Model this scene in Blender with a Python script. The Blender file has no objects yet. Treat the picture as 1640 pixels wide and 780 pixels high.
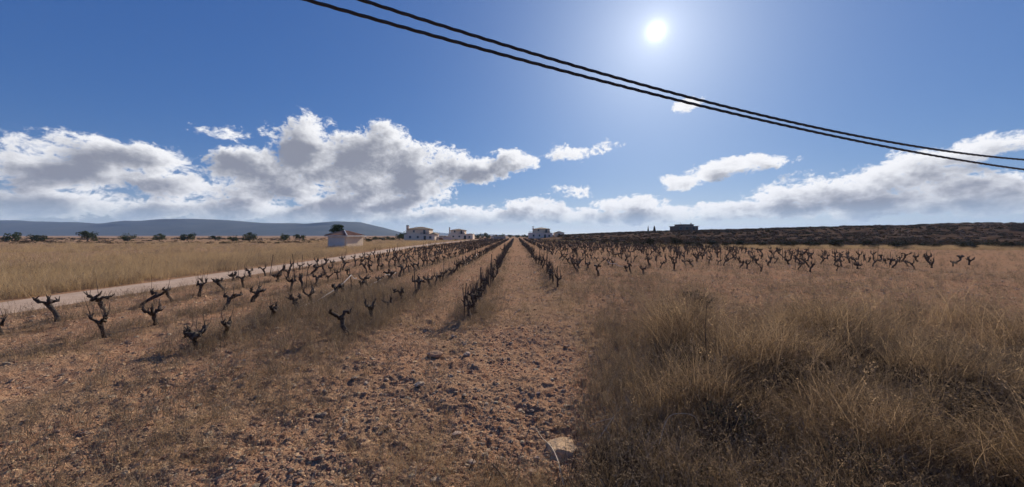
import bpy, math, random
import numpy as np
from mathutils import Vector, Matrix
random.seed(7)
rng = np.random.default_rng(11)
scene = bpy.context.scene
col = scene.collection
PI = math.pi
F = 570.0                       # focal length in pixels of the 1640 x 780 frame
H = 2.0                         # eye height above the field
# ------------------------------------------------------------------ camera
cam_data = bpy.data.cameras.new('camera')
cam_data.sensor_width = 36.0
cam_data.lens = F / 1640 * 36.0
cam_data.shift_y = -13.0 / 1640
cam_data.clip_start = 0.05
cam_data.clip_end = 40000
cam = bpy.data.objects.new('camera', cam_data)
cam.location = (0, 0, H)
cam.rotation_euler = (PI / 2, 0, 0)
col.objects.link(cam)
scene.camera = cam
# ------------------------------------------------------------------ sun + sky
SUN = Vector((0.405, 1.0, 0.574)).normalized()
SUN_EL = math.asin(SUN.z)
SUN_AZ = math.atan2(SUN.x, SUN.y)
sl = bpy.data.lights.new('sun', 'SUN')
sl.energy = 5.0
sl.angle = math.radians(0.53)
sl.color = (1.0, 0.92, 0.80)
so = bpy.data.objects.new('sun', sl)
so.rotation_euler = (-SUN).to_track_quat('-Z', 'Y').to_euler()
so.location = (40, 100, 60)
col.objects.link(so)
scene.view_settings.view_transform = 'Standard'
scene.view_settings.look = 'None'
scene.view_settings.gamma = 1.0
scene.view_settings.exposure = 0.0
scene.view_settings.use_curve_mapping = False
scene.cycles.max_bounces = 5
scene.cycles.diffuse_bounces = 2
scene.cycles.transmission_bounces = 3
scene.cycles.transparent_max_bounces = 8
scene.cycles.volume_bounces = 1
scene.cycles.use_denoising = True
scene.cycles.adaptive_threshold = 0.04


class NT:
    """tiny helper for node trees"""
    def __init__(self, tree):
        self.t = tree

    def n(self, kind, **kw):
        nd = self.t.nodes.new(kind)
        for k, v in kw.items():
            setattr(nd, k, v)
        return nd

    def link(self, a, b):
        self.t.links.new(a, b)

    def put(self, sock, v):
        if isinstance(v, bpy.types.NodeSocket):
            self.link(v, sock)
        elif v is not None:
            sock.default_value = v

    def math(self, op, a, b=None, c=None, clamp=False):
        nd = self.n('ShaderNodeMath', operation=op, use_clamp=clamp)
        self.put(nd.inputs[0], a)
        if b is not None:
            self.put(nd.inputs[1], b)
        if c is not None:
            self.put(nd.inputs[2], c)
        return nd.outputs[0]

    def vmath(self, op, a, b=None, out=0):
        nd = self.n('ShaderNodeVectorMath', operation=op)
        self.put(nd.inputs[0], a)
        if b is not None:
            self.put(nd.inputs[1], b)
        return nd.outputs['Value'] if op in ('DOT_PRODUCT', 'LENGTH') else nd.outputs[0]

    def smooth(self, v, a, b, lo=0.0, hi=1.0):
        nd = self.n('ShaderNodeMapRange', interpolation_type='SMOOTHSTEP')
        self.put(nd.inputs[0], v)
        nd.inputs[1].default_value = a
        nd.inputs[2].default_value = b
        nd.inputs[3].default_value = lo
        nd.inputs[4].default_value = hi
        return nd.outputs[0]

    def mix(self, f, a, b):
        nd = self.n('ShaderNodeMix', data_type='RGBA')
        self.put(nd.inputs[0], f)
        self.put(nd.inputs[6], rgba(a))
        self.put(nd.inputs[7], rgba(b))
        return nd.outputs[2]

    def noise(self, vec, scale, detail=4, rough=0.55, dim='3D'):
        nd = self.n('ShaderNodeTexNoise', noise_dimensions=dim)
        if vec is not None:
            self.link(vec, nd.inputs['Vector'])
        nd.inputs['Scale'].default_value = scale
        nd.inputs['Detail'].default_value = detail
        nd.inputs['Roughness'].default_value = rough
        return nd


def rgba(c):
    if isinstance(c, (tuple, list)) and len(c) == 3:
        return (c[0], c[1], c[2], 1.0)
    return c


world = bpy.data.worlds.new('World')
scene.world = world
world.use_nodes = True
W = NT(world.node_tree)
world.node_tree.nodes.clear()


def px(u, v):
    """direction of a pixel of the photograph as (azimuth, elevation) of the sky"""
    d = Vector(((u - 820) / F, 1.0, (377 - v) / F)).normalized()
    return math.atan2(d.x, d.y), math.asin(d.z)


# cloud masses: (azimuth, elevation, half width, half height, weight)
BLOBS = []


def blob(u, v, ru, rv, wt=1.0):
    a, e = px(u, v)
    BLOBS.append((a, e, ru / F, rv / F * 0.93, wt))


for b in [(585, 262, 85, 52), (610, 225, 48, 26), (600, 300, 75, 36), (655, 262, 70, 40), (665, 300, 60, 30),
          (722, 268, 55, 33), (770, 272, 48, 24), (822, 258, 42, 19), (540, 262, 50, 50), (500, 250, 60, 55),
          (430, 285, 70, 40), (560, 318, 40, 18), (640, 322, 60, 14)]:
    blob(*b)
for b in [(905, 243, 40, 19, 0.42), (972, 238, 36, 15, 0.36), (915, 306, 52, 17, 0.40), (1092, 290, 32, 15, 0.95),
          (1128, 278, 34, 18, 0.95), (1100, 168, 28, 13, 0.36), (1190, 262, 50, 14, 0.85), (1330, 300, 80, 22, 1.0),
          (1420, 285, 60, 20, 0.95), (1560, 240, 60, 13, 0.8), (300, 300, 60, 16, 0.85), (180, 250, 75, 20, 0.95),
          (90, 275, 70, 22, 1.0), (360, 215, 42, 14, 0.36), (1600, 305, 70, 18, 0.95),
          (590, 340, 90, 17, 0.95), (680, 342, 60, 15, 0.9), (540, 330, 60, 20, 0.95), (850, 333, 50, 16, 1.0), (1010, 330, 60, 16, 1.0)]:
    blob(*b)



def cloud_group(name, mask, fine=True):
    g_ = bpy.data.node_groups.new(name, 'ShaderNodeTree')
    g_.interface.new_socket('P', in_out='INPUT', socket_type='NodeSocketVector')
    g_.interface.new_socket('D', in_out='OUTPUT', socket_type='NodeSocketFloat')
    G = NT(g_)
    gi = G.n('NodeGroupInput')
    go_ = G.n('NodeGroupOutput')
    P0 = gi.outputs[0]
    if mask:                                   # where the cloud masses stand
        wn = G.noise(P0, 10.0, 4, 0.6)
        wv = G.vmath('SUBTRACT', wn.outputs['Color'], (0.5, 0.5, 0.5))
        P1 = G.vmath('ADD', P0, G.vmath('MULTIPLY', wv, (0.075, 0.045, 0.0)))
        mx = None
        for (a, e, ra, re, wt) in BLOBS:
            q = G.vmath('MULTIPLY', G.vmath('SUBTRACT', P1, (a, e, 0.0)), (1 / ra, 1 / re, 0.0))
            m = G.math('SUBTRACT', wt, G.vmath('DOT_PRODUCT', q, q))
            mx = m if mx is None else G.math('SMOOTH_MAX', mx, m, 0.25)
        sp = G.n('ShaderNodeSeparateXYZ')
        G.link(P1, sp.inputs[0])
        bq = G.math('MULTIPLY', G.math('SUBTRACT', sp.outputs[1], 0.056), 1 / 0.026)
        band = G.math('SUBTRACT', 0.82, G.math('MULTIPLY', bq, bq))                 # far cumulus along the whole horizon
        mx = G.math('SMOOTH_MAX', mx, band, 0.25)
        G.link(G.math('MULTIPLY_ADD', G.math('MAXIMUM', mx, -1.3), 0.66, 0.10), go_.inputs[0])
    else:                                      # billows
        wn = G.noise(P0, 22.0, 2, 0.5)
        wv = G.vmath('SUBTRACT', wn.outputs['Color'], (0.5, 0.5, 0.5))
        P1 = G.vmath('ADD', P0, G.vmath('MULTIPLY', wv, (0.03, 0.02, 0.0)))
        fb = G.noise(G.vmath('MULTIPLY', P1, (1.0, 1.3, 1.0)), 16.0, 9 if fine else 5, 0.62 if fine else 0.5).outputs['Fac']
        dd = G.math('MULTIPLY', G.math('SUBTRACT', fb, 0.5), 2.5)
        if fine:
            fb2 = G.noise(G.vmath('MULTIPLY', P1, (1.0, 1.3, 1.0)), 75.0, 5, 0.65).outputs['Fac']
            dd = G.math('ADD', dd, G.math('MULTIPLY', G.math('SUBTRACT', fb2, 0.5), 1.15))
        G.link(dd, go_.inputs[0])
    return g_


G_MASK = cloud_group('cloud_mask', True)
G_BILLOW = cloud_group('cloud_billow', False)
G_BODY = cloud_group('cloud_body', False, False)
tc = W.n('ShaderNodeTexCoord')
DIR = W.vmath('NORMALIZE', tc.outputs['Generated'])
sx = W.n('ShaderNodeSeparateXYZ')
W.link(DIR, sx.inputs[0])
az = W.math('ARCTAN2', sx.outputs[0], sx.outputs[1])
el = W.math('ARCSINE', sx.outputs[2])
cx = W.n('ShaderNodeCombineXYZ')
W.link(az, cx.inputs[0])
W.link(el, cx.inputs[1])
P = cx.outputs[0]


def use(tree, p):
    g = W.n('ShaderNodeGroup')
    g.node_tree = tree
    W.link(p, g.inputs[0])
    return g.outputs[0]


sun_p = (SUN_AZ, SUN_EL, 0.0)
to_sun = W.vmath('NORMALIZE', W.vmath('SUBTRACT', sun_p, P))


def step(k):
    return W.vmath('ADD', P, W.vmath('MULTIPLY', to_sun, (k, k, 0.0)))


m0 = use(G_MASK, P)
m1 = use(G_MASK, step(0.035))
d0 = W.math('ADD', m0, use(G_BILLOW, P))
d1 = W.math('ADD', W.math('MULTIPLY', W.math('ADD', m0, m1), 0.5), use(G_BODY, step(0.014)))
d2 = W.math('ADD', m1, use(G_BODY, step(0.04)))
alpha = W.smooth(d0, -0.05, 0.42)
thick = W.math('ADD', W.math('MULTIPLY', W.math('MAXIMUM', d0, 0.0), 0.35),
               W.math('ADD', W.math('MULTIPLY', W.math('MAXIMUM', d1, 0.0), 0.55),
                      W.math('MULTIPLY', W.math('MAXIMUM', d2, 0.0), 0.55)))
shade = W.smooth(thick, 0.18, 1.20)
lowband = W.smooth(el, 0.025, 0.078)
grey = W.mix(lowband, (0.36, 0.45, 0.56), (0.26, 0.275, 0.335))
lit = W.mix(lowband, (0.82, 0.86, 0.87), (0.98, 0.98, 1.0))
ccol = W.mix(shade, lit, grey)
sky = W.n('ShaderNodeTexSky', sky_type='NISHITA')
sky.sun_disc = False
sky.sun_elevation = SUN_EL
sky.sun_rotation = SUN_AZ
sky.altitude = 100
sky.air_density = 1.0
sky.dust_density = 0.6
sky.ozone_density = 2.0
SKY_STRENGTH = 0.10
sraw = W.vmath('MULTIPLY', sky.outputs[0], (SKY_STRENGTH, SKY_STRENGTH, SKY_STRENGTH))
ss = W.n('ShaderNodeSeparateXYZ')
W.link(sraw, ss.inputs[0])
sk = W.n('ShaderNodeCombineXYZ')
for i, (gain, gam) in enumerate(((0.233, 0.85), (0.355, 0.70), (0.595, 0.50))):      # a deep, clear winter blue
    W.link(W.math('MULTIPLY', W.math('POWER', ss.outputs[i], gam), gain), sk.inputs[i])
skyc = sk.outputs[0]
# the air close to the sun
cosang = W.math('MINIMUM', W.vmath('DOT_PRODUCT', DIR, tuple(SUN)), 1.0)
ang = W.math('MULTIPLY', W.math('ARCCOSINE', cosang), 180 / PI)
halo = W.math('ADD', W.math('MULTIPLY', W.math('EXPONENT', W.math('MULTIPLY', ang, -1 / 11.0)), 0.33),
              W.math('MULTIPLY', W.math('EXPONENT', W.math('MULTIPLY', ang, -1 / 3.0)), 0.26))
core = W.math('MULTIPLY', W.math('EXPONENT', W.math('MULTIPLY', ang, -1 / 0.50)), 2.6)
glow = W.math('ADD', halo, core)
gv = W.n('ShaderNodeCombineXYZ')
for i, k in enumerate((1.0, 0.98, 0.95)):
    W.link(W.math('MULTIPLY', glow, k), gv.inputs[i])
skyc = W.vmath('ADD', skyc, gv.outputs[0])
mist = W.math('EXPONENT', W.math('MULTIPLY', W.math('MAXIMUM', el, 0.0), -1 / 0.045))      # pale air along the horizon
mv = W.n('ShaderNodeCombineXYZ')
for i, k in enumerate((0.52, 0.49, 0.32)):
    W.link(W.math('MULTIPLY', mist, k), mv.inputs[i])
skyc = W.vmath('ADD', skyc, mv.outputs[0])
above = W.smooth(el, -0.004, 0.012)
cfac = W.math('MULTIPLY', alpha, above)
tot = W.mix(cfac, skyc, ccol)
bg = W.n('ShaderNodeBackground')
W.link(tot, bg.inputs[0])
bg.inputs[1].default_value = 1.0
wo = W.n('ShaderNodeOutputWorld')
W.link(bg.outputs[0], wo.inputs[0])
world.cycles.sampling_method = 'MANUAL'
world.cycles.sample_map_resolution = 1024


# ------------------------------------------------------------------ helpers
def at(u, v, Y):
    """point at ground distance Y that the photograph shows at (u, v)"""
    return Vector(((u - 820) / F * Y, Y, H + (377 - v) / F * Y))


_T = rng.random((256, 256))


def vnoise(x, y):
    xi = np.floor(x).astype(int)
    yi = np.floor(y).astype(int)
    fx = x - xi
    fy = y - yi
    fx = fx * fx * (3 - 2 * fx)
    fy = fy * fy * (3 - 2 * fy)
    a = _T[xi & 255, yi & 255]
    b = _T[(xi + 1) & 255, yi & 255]
    c = _T[xi & 255, (yi + 1) & 255]
    d = _T[(xi + 1) & 255, (yi + 1) & 255]
    return (a * (1 - fx) + b * fx) * (1 - fy) + (c * (1 - fx) + d * fx) * fy - 0.5


def fbm(x, y, oct=4, gain=0.5):
    r = 0
    a = 1.0
    for i in range(oct):
        r = r + a * vnoise(x * 2 ** i + 17.3 * i, y * 2 ** i + 5.7 * i)
        a *= gain
    return r


def sstep(a, b, x):
    t = np.clip((x - a) / (b - a), 0, 1)
    return t * t * (3 - 2 * t)


SLOPE = 0.0105                               # the rows run a touch to the right
TRACK = [(-13.6, -30), (-13.8, 0), (-14.6, 28.5), (-17.5, 57), (-18.5, 104), (-16, 170), (-8, 240), (0, 330)]


def track_x(y):
    return np.interp(y, [p[1] for p in TRACK], [p[0] for p in TRACK])


def terrain_large(x, y):
    x = np.asarray(x, float)
    y = np.asarray(y, float)
    ridge = np.interp(x, [0, 15, 27, 45, 63, 76, 93, 102, 180, 400, 900], [0, 0.4, 2.2, 2.9, 3.7, 4.2, 4.7, 4.9, 7.0, 12, 20])
    z = ridge * sstep(95, 185, y + 0.15 * np.maximum(x - 20, 0)) * (0.9 + 0.25 * vnoise(x * 0.02, y * 0.02))
    z = z * (1 - 0.85 * sstep(300, 900, y))
    z = z + 0.5 * sstep(2.3, 0.6, y) * sstep(60, 20, np.abs(x))       # verge up to the road
    z = z + 0.28 * sstep(1.2, 4.0, x - 0.15 * y) * sstep(8.5, 3.0, y)  # bank on the right
    z = z - 0.25 * sstep(-20, -30, x) * sstep(20, 60, y)
    return z


def terrain(x, y):
    x = np.asarray(x, float)
    y = np.asarray(y, float)
    d = np.hypot(x, y)
    tr = sstep(1.2, 2.0, np.abs(x - track_x(y)))
    z = terrain_large(x, y)
    z = z + 0.10 * vnoise(x * 0.23, y * 0.23) * tr
    z = z + 0.075 * fbm(x * 1.1, y * 1.1, 3) * tr
    near = sstep(60, 12, d)
    z = z + near * tr * 0.048 * fbm(x * 5.0, y * 5.0, 3, 0.6)
    z = z + sstep(16, 6, d) * tr * 0.022 * fbm(x * 26.0, y * 26.0, 2, 0.6)
    return z


def tz(x, y):
    return float(terrain(np.array([x]), np.array([y]))[0])


def mesh_obj(name, verts, faces, mat=None, parent=None, smooth=False, loc=None):
    me = bpy.data.meshes.new(name)
    me.from_pydata([tuple(v) for v in verts], [], faces)
    if mat is not None:
        me.materials.append(mat)
    if smooth:
        me.polygons.foreach_set('use_smooth', [True] * len(me.polygons))
    me.update()
    o = bpy.data.objects.new(name, me)
    col.objects.link(o)
    if parent is not None:
        o.parent = parent
    if loc is not None:
        o.location = loc
    return o


def link_mesh(name, me, parent=None, loc=(0, 0, 0)):
    o = bpy.data.objects.new(name, me)
    col.objects.link(o)
    o.parent = parent
    o.location = loc
    return o


def tag(o, label=None, cat=None, group=None, kind=None):
    if label:
        o['label'] = label
    if cat:
        o['category'] = cat
    if group:
        o['group'] = group
    if kind:
        o['kind'] = kind
    return o


def empty(name, loc, rz=0.0):
    o = bpy.data.objects.new(name, None)
    o.location = loc
    o.rotation_euler = (0, 0, rz)
    o.empty_display_size = 0.2
    col.objects.link(o)
    return o


class MB:
    def __init__(self):
        self.v = []
        self.f = []

    def add(self, vs, fs):
        k = len(self.v)
        self.v += [tuple(v) for v in vs]
        self.f += [tuple(i + k for i in f) for f in fs]

    def box(self, x0, x1, y0, y1, z0, z1):
        self.add([(x0, y0, z0), (x1, y0, z0), (x1, y1, z0), (x0, y1, z0),
                  (x0, y0, z1), (x1, y0, z1), (x1, y1, z1), (x0, y1, z1)],
                 [(0, 3, 2, 1), (4, 5, 6, 7), (0, 1, 5, 4), (1, 2, 6, 5), (2, 3, 7, 6), (3, 0, 4, 7)])

    def tube(self, path, radii, seg=6, jit=0.0, cap=True):
        path = [Vector(p) for p in path]
        up = Vector((0.13, 0.31, 0.94)).normalized()
        rings = []
        n = len(path)
        for i, p in enumerate(path):
            t = (path[min(i + 1, n - 1)] - path[max(i - 1, 0)]).normalized()
            a = t.cross(up if abs(t.dot(up)) < 0.95 else Vector((1, 0, 0))).normalized()
            b = t.cross(a)
            ring = []
            for k in range(seg):
                th = 2 * PI * k / seg
                r = radii[i] * (1 + random.uniform(-jit, jit))
                ring.append(p + (a * math.cos(th) + b * math.sin(th)) * r)
            rings.append(ring)
        vs = [v for r in rings for v in r]
        fs = []
        for i in range(n - 1):
            for k in range(seg):
                k2 = (k + 1) % seg
                fs.append((i * seg + k, i * seg + k2, (i + 1) * seg + k2, (i + 1) * seg + k))
        if cap:
            fs.append(tuple(range(seg - 1, -1, -1)))
            fs.append(tuple((n - 1) * seg + k for k in range(seg)))
        self.add(vs, fs)

    def hip(self, x0, x1, y0, y1, z0, z1, over=0.4, th=0.12):
        """hipped roof with thickness"""
        X0, X1, Y0, Y1 = x0 - over, x1 + over, y0 - over, y1 + over
        w, d = X1 - X0, Y1 - Y0
        ins = min(w, d) / 2
        if w >= d:
            r0, r1 = ((X0 + ins * 0.98, (Y0 + Y1) / 2), (X1 - ins * 0.98, (Y0 + Y1) / 2))
        else:
            r0, r1 = (((X0 + X1) / 2, Y0 + ins * 0.98), ((X0 + X1) / 2, Y1 - ins * 0.98))
        v = [(X0, Y0, z0), (X1, Y0, z0), (X1, Y1, z0), (X0, Y1, z0),
             (X0, Y0, z0 + th), (X1, Y0, z0 + th), (X1, Y1, z0 + th), (X0, Y1, z0 + th),
             (r0[0], r0[1], z1), (r1[0], r1[1], z1)]
        f = [(0, 3, 2, 1), (0, 1, 5, 4), (1, 2, 6, 5), (2, 3, 7, 6), (3, 0, 4, 7)]
        if w >= d:
            f += [(4, 5, 9, 8), (5, 6, 9), (6, 7, 8, 9), (7, 4, 8)]
        else:
            f += [(4, 5, 8), (5, 6, 9, 8), (6, 7, 9), (7, 4, 8, 9)]
        self.add(v, f)

    def mesh(self, name, mat, smooth=False):
        me = bpy.data.meshes.new(name)
        me.from_pydata(self.v, [], self.f)
        if mat:
            me.materials.append(mat)
        if smooth:
            me.polygons.foreach_set('use_smooth', [True] * len(me.polygons))
        me.update()
        return me

    def build(self, name, mat, parent=None, smooth=False, loc=(0, 0, 0)):
        return link_mesh(name, self.mesh(name, mat, smooth), parent, loc)


# ------------------------------------------------------------------ materials
def new_mat(name):
    m = bpy.data.materials.new(name)
    m.use_nodes = True
    m.node_tree.nodes.clear()
    t = NT(m.node_tree)
    out = t.n('ShaderNodeOutputMaterial')
    return m, t, out


def simple(name, c1, c2=None, scale=3.0, rough=0.85, bump=0.0, bscale=20.0, metal=0.0, rand=0.0, spec=0.25):
    m, t, out = new_mat(name)
    b = t.n('ShaderNodeBsdfPrincipled')
    tcn = t.n('ShaderNodeTexCoord')
    c2 = c2 or tuple(x * 0.7 for x in c1)
    nz = t.noise(tcn.outputs['Object'], scale, 5, 0.6)
    fac = t.smooth(nz.outputs['Fac'], 0.3, 0.7)
    c = t.mix(fac, c1, c2)
    if rand:
        oi = t.n('ShaderNodeObjectInfo')
        hs = t.n('ShaderNodeHueSaturation')
        t.link(c, hs.inputs['Color'])
        t.link(t.math('ADD', t.math('MULTIPLY', oi.outputs['Random'], rand * 2), 1 - rand), hs.inputs['Value'])
        t.link(t.math('ADD', t.math('MULTIPLY', oi.outputs['Random'], 0.03), 0.485), hs.inputs['Hue'])
        c = hs.outputs[0]
    t.link(c, b.inputs['Base Color'])
    b.inputs['Roughness'].default_value = rough
    b.inputs['Metallic'].default_value = metal
    b.inputs['Specular IOR Level'].default_value = spec
    if bump:
        bn = t.n('ShaderNodeBump')
        bn.inputs['Strength'].default_value = bump
        bn.inputs['Distance'].default_value = 0.02
        t.link(t.noise(tcn.outputs['Object'], bscale, 6, 0.65).outputs['Fac'], bn.inputs['Height'])
        t.link(bn.outputs[0], b.inputs['Normal'])
    t.link(b.outputs[0], out.inputs[0])
    return m


def leafy(name, c1, c2, trans=0.35, rand=0.35):
    """thin dry or green leaves: diffuse plus light coming through"""
    m, t, out = new_mat(name)
    oi = t.n('ShaderNodeObjectInfo')
    geo = t.n('ShaderNodeNewGeometry')
    r = t.math('FRACT', t.math('ADD', oi.outputs['Random'], geo.outputs['Random Per Island']))
    c = t.mix(r, c1, c2)
    hs = t.n('ShaderNodeHueSaturation')
    t.link(c, hs.inputs['Color'])
    t.link(t.math('ADD', t.math('MULTIPLY', oi.outputs['Random'], rand * 2), 1 - rand), hs.inputs['Value'])
    d = t.n('ShaderNodeBsdfDiffuse')
    tr = t.n('ShaderNodeBsdfTranslucent')
    t.link(hs.outputs[0], d.inputs[0])
    t.link(hs.outputs[0], tr.inputs[0])
    ms = t.n('ShaderNodeMixShader')
    ms.inputs[0].default_value = trans
    t.link(d.outputs[0], ms.inputs[1])
    t.link(tr.outputs[0], ms.inputs[2])
    t.link(ms.outputs[0], out.inputs[0])
    return m


def ground_material():
    m, t, out = new_mat('soil')
    b = t.n('ShaderNodeBsdfPrincipled')
    tcn = t.n('ShaderNodeTexCoord')
    V = tcn.outputs['Object']
    att = t.n('ShaderNodeAttribute', attribute_name='straw')
    n1 = t.noise(V, 0.8, 6, 0.6).outputs['Fac']
    n2 = t.noise(V, 9.0, 6, 0.65).outputs['Fac']
    n3 = t.noise(V, 45.0, 4, 0.6).outputs['Fac']
    red = t.mix(t.smooth(n2, 0.3, 0.7), (0.310, 0.152, 0.084), (0.455, 0.275, 0.163))
    tan = t.mix(t.smooth(n3, 0.3, 0.7), (0.40, 0.255, 0.150), (0.28, 0.170, 0.100))
    f = t.math('ADD', t.smooth(n1, 0.42, 0.62, 0.0, 0.55), t.math('MULTIPLY', att.outputs['Fac'], 0.75), clamp=True)
    c = t.mix(f, red, tan)
    hth = t.n('ShaderNodeAttribute', attribute_name='heath')
    c = t.mix(hth.outputs['Fac'], c, t.mix(t.smooth(t.noise(V, 0.22, 5, 0.6).outputs['Fac'], 0.4, 0.62), (0.065, 0.040, 0.028), (0.135, 0.085, 0.052)))
    # small pale stones and dark crumbs
    vo = t.n('ShaderNodeTexVoronoi')
    t.link(V, vo.inputs['Vector'])
    vo.inputs['Scale'].default_value = 30.0
    peb = t.smooth(vo.outputs['Distance'], 0.16, 0.10)
    sel = t.math('GREATER_THAN', t.n('ShaderNodeSeparateColor').outputs[0], 2.0)
    sc = t.n('ShaderNodeSeparateColor')
    t.link(vo.outputs['Color'], sc.inputs[0])
    sel = t.math('GREATER_THAN', sc.outputs[0], 0.80)
    c = t.mix(t.math('MULTIPLY', peb, sel), c, (0.50, 0.37, 0.27))
    c = t.mix(t.smooth(n3, 0.35, 0.22), c, (0.11, 0.065, 0.045))
    t.link(c, b.inputs['Base Color'])
    b.inputs['Roughness'].default_value = 1.0
    b.inputs['Specular IOR Level'].default_value = 0.0
    hgt = t.math('ADD', t.math('MULTIPLY', n2, 1.2), t.math('ADD', n3, t.math('MULTIPLY', peb, sel)))
    bn = t.n('ShaderNodeBump')
    bn.inputs['Strength'].default_value = 0.9
    bn.inputs['Distance'].default_value = 0.03
    t.link(hgt, bn.inputs['Height'])
    t.link(bn.outputs[0], b.inputs['Normal'])
    t.link(b.outputs[0], out.inputs[0])
    return m


M_soil = ground_material()
M_clod = simple('clod', (0.385, 0.198, 0.112), (0.57, 0.370, 0.230), 9.0, 0.95, 0.5, 60, rand=0.4, spec=0.0)
M_stone = simple('limestone', (0.62, 0.47, 0.33), (0.45, 0.30, 0.19), 9.0, 0.9, 0.9, 25, rand=0.15, spec=0.15)
M_rock = simple('ochre_rock', (0.92, 0.63, 0.37), (0.78, 0.48, 0.26), 8.0, 0.9, 1.0, 22, spec=0.15)
M_stonegrey = simple('pale_stone', (0.70, 0.52, 0.36), (0.52, 0.36, 0.24), 7.0, 0.9, 0.7, 30, rand=0.15, spec=0.15)
M_bark = simple('vine_bark', (0.050, 0.039, 0.033), (0.15, 0.115, 0.092), 22.0, 0.9, 1.0, 70, rand=0.2, spec=0.1)
M_cane = simple('cane_bark', (0.085, 0.062, 0.050), (0.15, 0.11, 0.085), 12.0, 0.85, rand=0.25, spec=0.1)
M_trunk = simple('tree_bark', (0.10, 0.08, 0.06), None, 6.0, 0.9, 0.5, 20)
M_straw = leafy('short_straw', (0.52, 0.36, 0.20), (0.32, 0.215, 0.130), 0.35, 0.35)
M_weed = leafy('grey_weed', (0.225, 0.165, 0.115), (0.34, 0.245, 0.150), 0.3, 0.35)
M_tall = leafy('tall_straw', (0.47, 0.315, 0.175), (0.20, 0.142, 0.092), 0.45, 0.45)
M_shade_thatch = leafy('shade_thatch', (0.040, 0.033, 0.028), (0.075, 0.058, 0.044), 0.12, 0.4)  # dead blades; the tall grass's shadow is put into their blackish colour
M_meadow = leafy('meadow_straw', (0.62, 0.44, 0.24), (0.44, 0.31, 0.175), 0.35, 0.2)
M_stalk = simple('pale_stalk', (0.66, 0.52, 0.36), (0.45, 0.34, 0.22), 20.0, 0.8)
M_darkstalk = simple('dark_stalk', (0.075, 0.058, 0.045), None, 20.0, 0.8)
M_green = leafy('tree_green', (0.045, 0.062, 0.028), (0.075, 0.092, 0.042), 0.2, 0.25)
M_pine = leafy('pine_green', (0.028, 0.048, 0.022), (0.055, 0.078, 0.034), 0.15, 0.15)
M_bush = leafy('bush_dark', (0.040, 0.044, 0.030), (0.072, 0.068, 0.042), 0.15, 0.25)
M_scrub = leafy('scrub_brown', (0.088, 0.058, 0.040), (0.14, 0.095, 0.062), 0.15, 0.3)
M_cypress = leafy('cypress_green', (0.022, 0.036, 0.022), (0.045, 0.060, 0.034), 0.1, 0.1)
M_cream = simple('cream_render', (0.86, 0.67, 0.47), (0.78, 0.59, 0.41), 0.6, 0.9, spec=0.15)
M_white = simple('white_render', (0.88, 0.70, 0.53), (0.80, 0.62, 0.46), 0.6, 0.9, spec=0.15)
M_pinkw = simple('pink_render', (0.84, 0.64, 0.52), (0.76, 0.56, 0.45), 0.7, 0.9, spec=0.15)
M_olive = simple('ochre_tiles', (0.27, 0.19, 0.115), (0.19, 0.135, 0.085), 5.0, 0.9, 0.5, 8)
M_terra = simple('terracotta_tiles', (0.34, 0.19, 0.13), (0.26, 0.145, 0.10), 3.0, 0.9, spec=0.15, rand=0.12)
M_brick = simple('raw_brick', (0.23, 0.145, 0.105), (0.17, 0.11, 0.085), 2.0, 0.95)
M_concrete = simple('concrete', (0.38, 0.36, 0.34), (0.30, 0.28, 0.26), 2.0, 0.95)
M_glass = simple('dark_glass', (0.035, 0.038, 0.042), (0.05, 0.05, 0.055), 2.0, 0.2, spec=0.5)
M_dark = simple('dark_metal', (0.055, 0.050, 0.048), None, 6.0, 0.6)
M_door = simple('blue_grey_door', (0.66, 0.62, 0.58), (0.60, 0.56, 0.53), 0.8, 0.6)
M_trim = simple('white_trim', (0.80, 0.77, 0.72), None, 2.0, 0.7)
M_rust = simple('rusty_metal', (0.24, 0.085, 0.05), (0.13, 0.055, 0.04), 4.0, 0.8)
M_stake = simple('stake_metal', (0.085, 0.066, 0.058), (0.055, 0.045, 0.04), 15.0, 0.8, rand=0.2)
M_hose = simple('drip_hose', (0.62, 0.55, 0.49), (0.50, 0.43, 0.38), 6.0, 0.6)
M_cable = simple('cable_rubber', (0.020, 0.020, 0.023), (0.03, 0.03, 0.033), 9.0, 0.45, spec=0.5)
M_track = simple('dirt_track', (0.56, 0.40, 0.29), (0.46, 0.32, 0.225), 1.2, 0.95, 0.6, 12, spec=0.1)
M_hill = simple('hill_scrub', (0.035, 0.042, 0.032), (0.065, 0.065, 0.045), 0.01, 0.95, spec=0.05)

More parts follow.
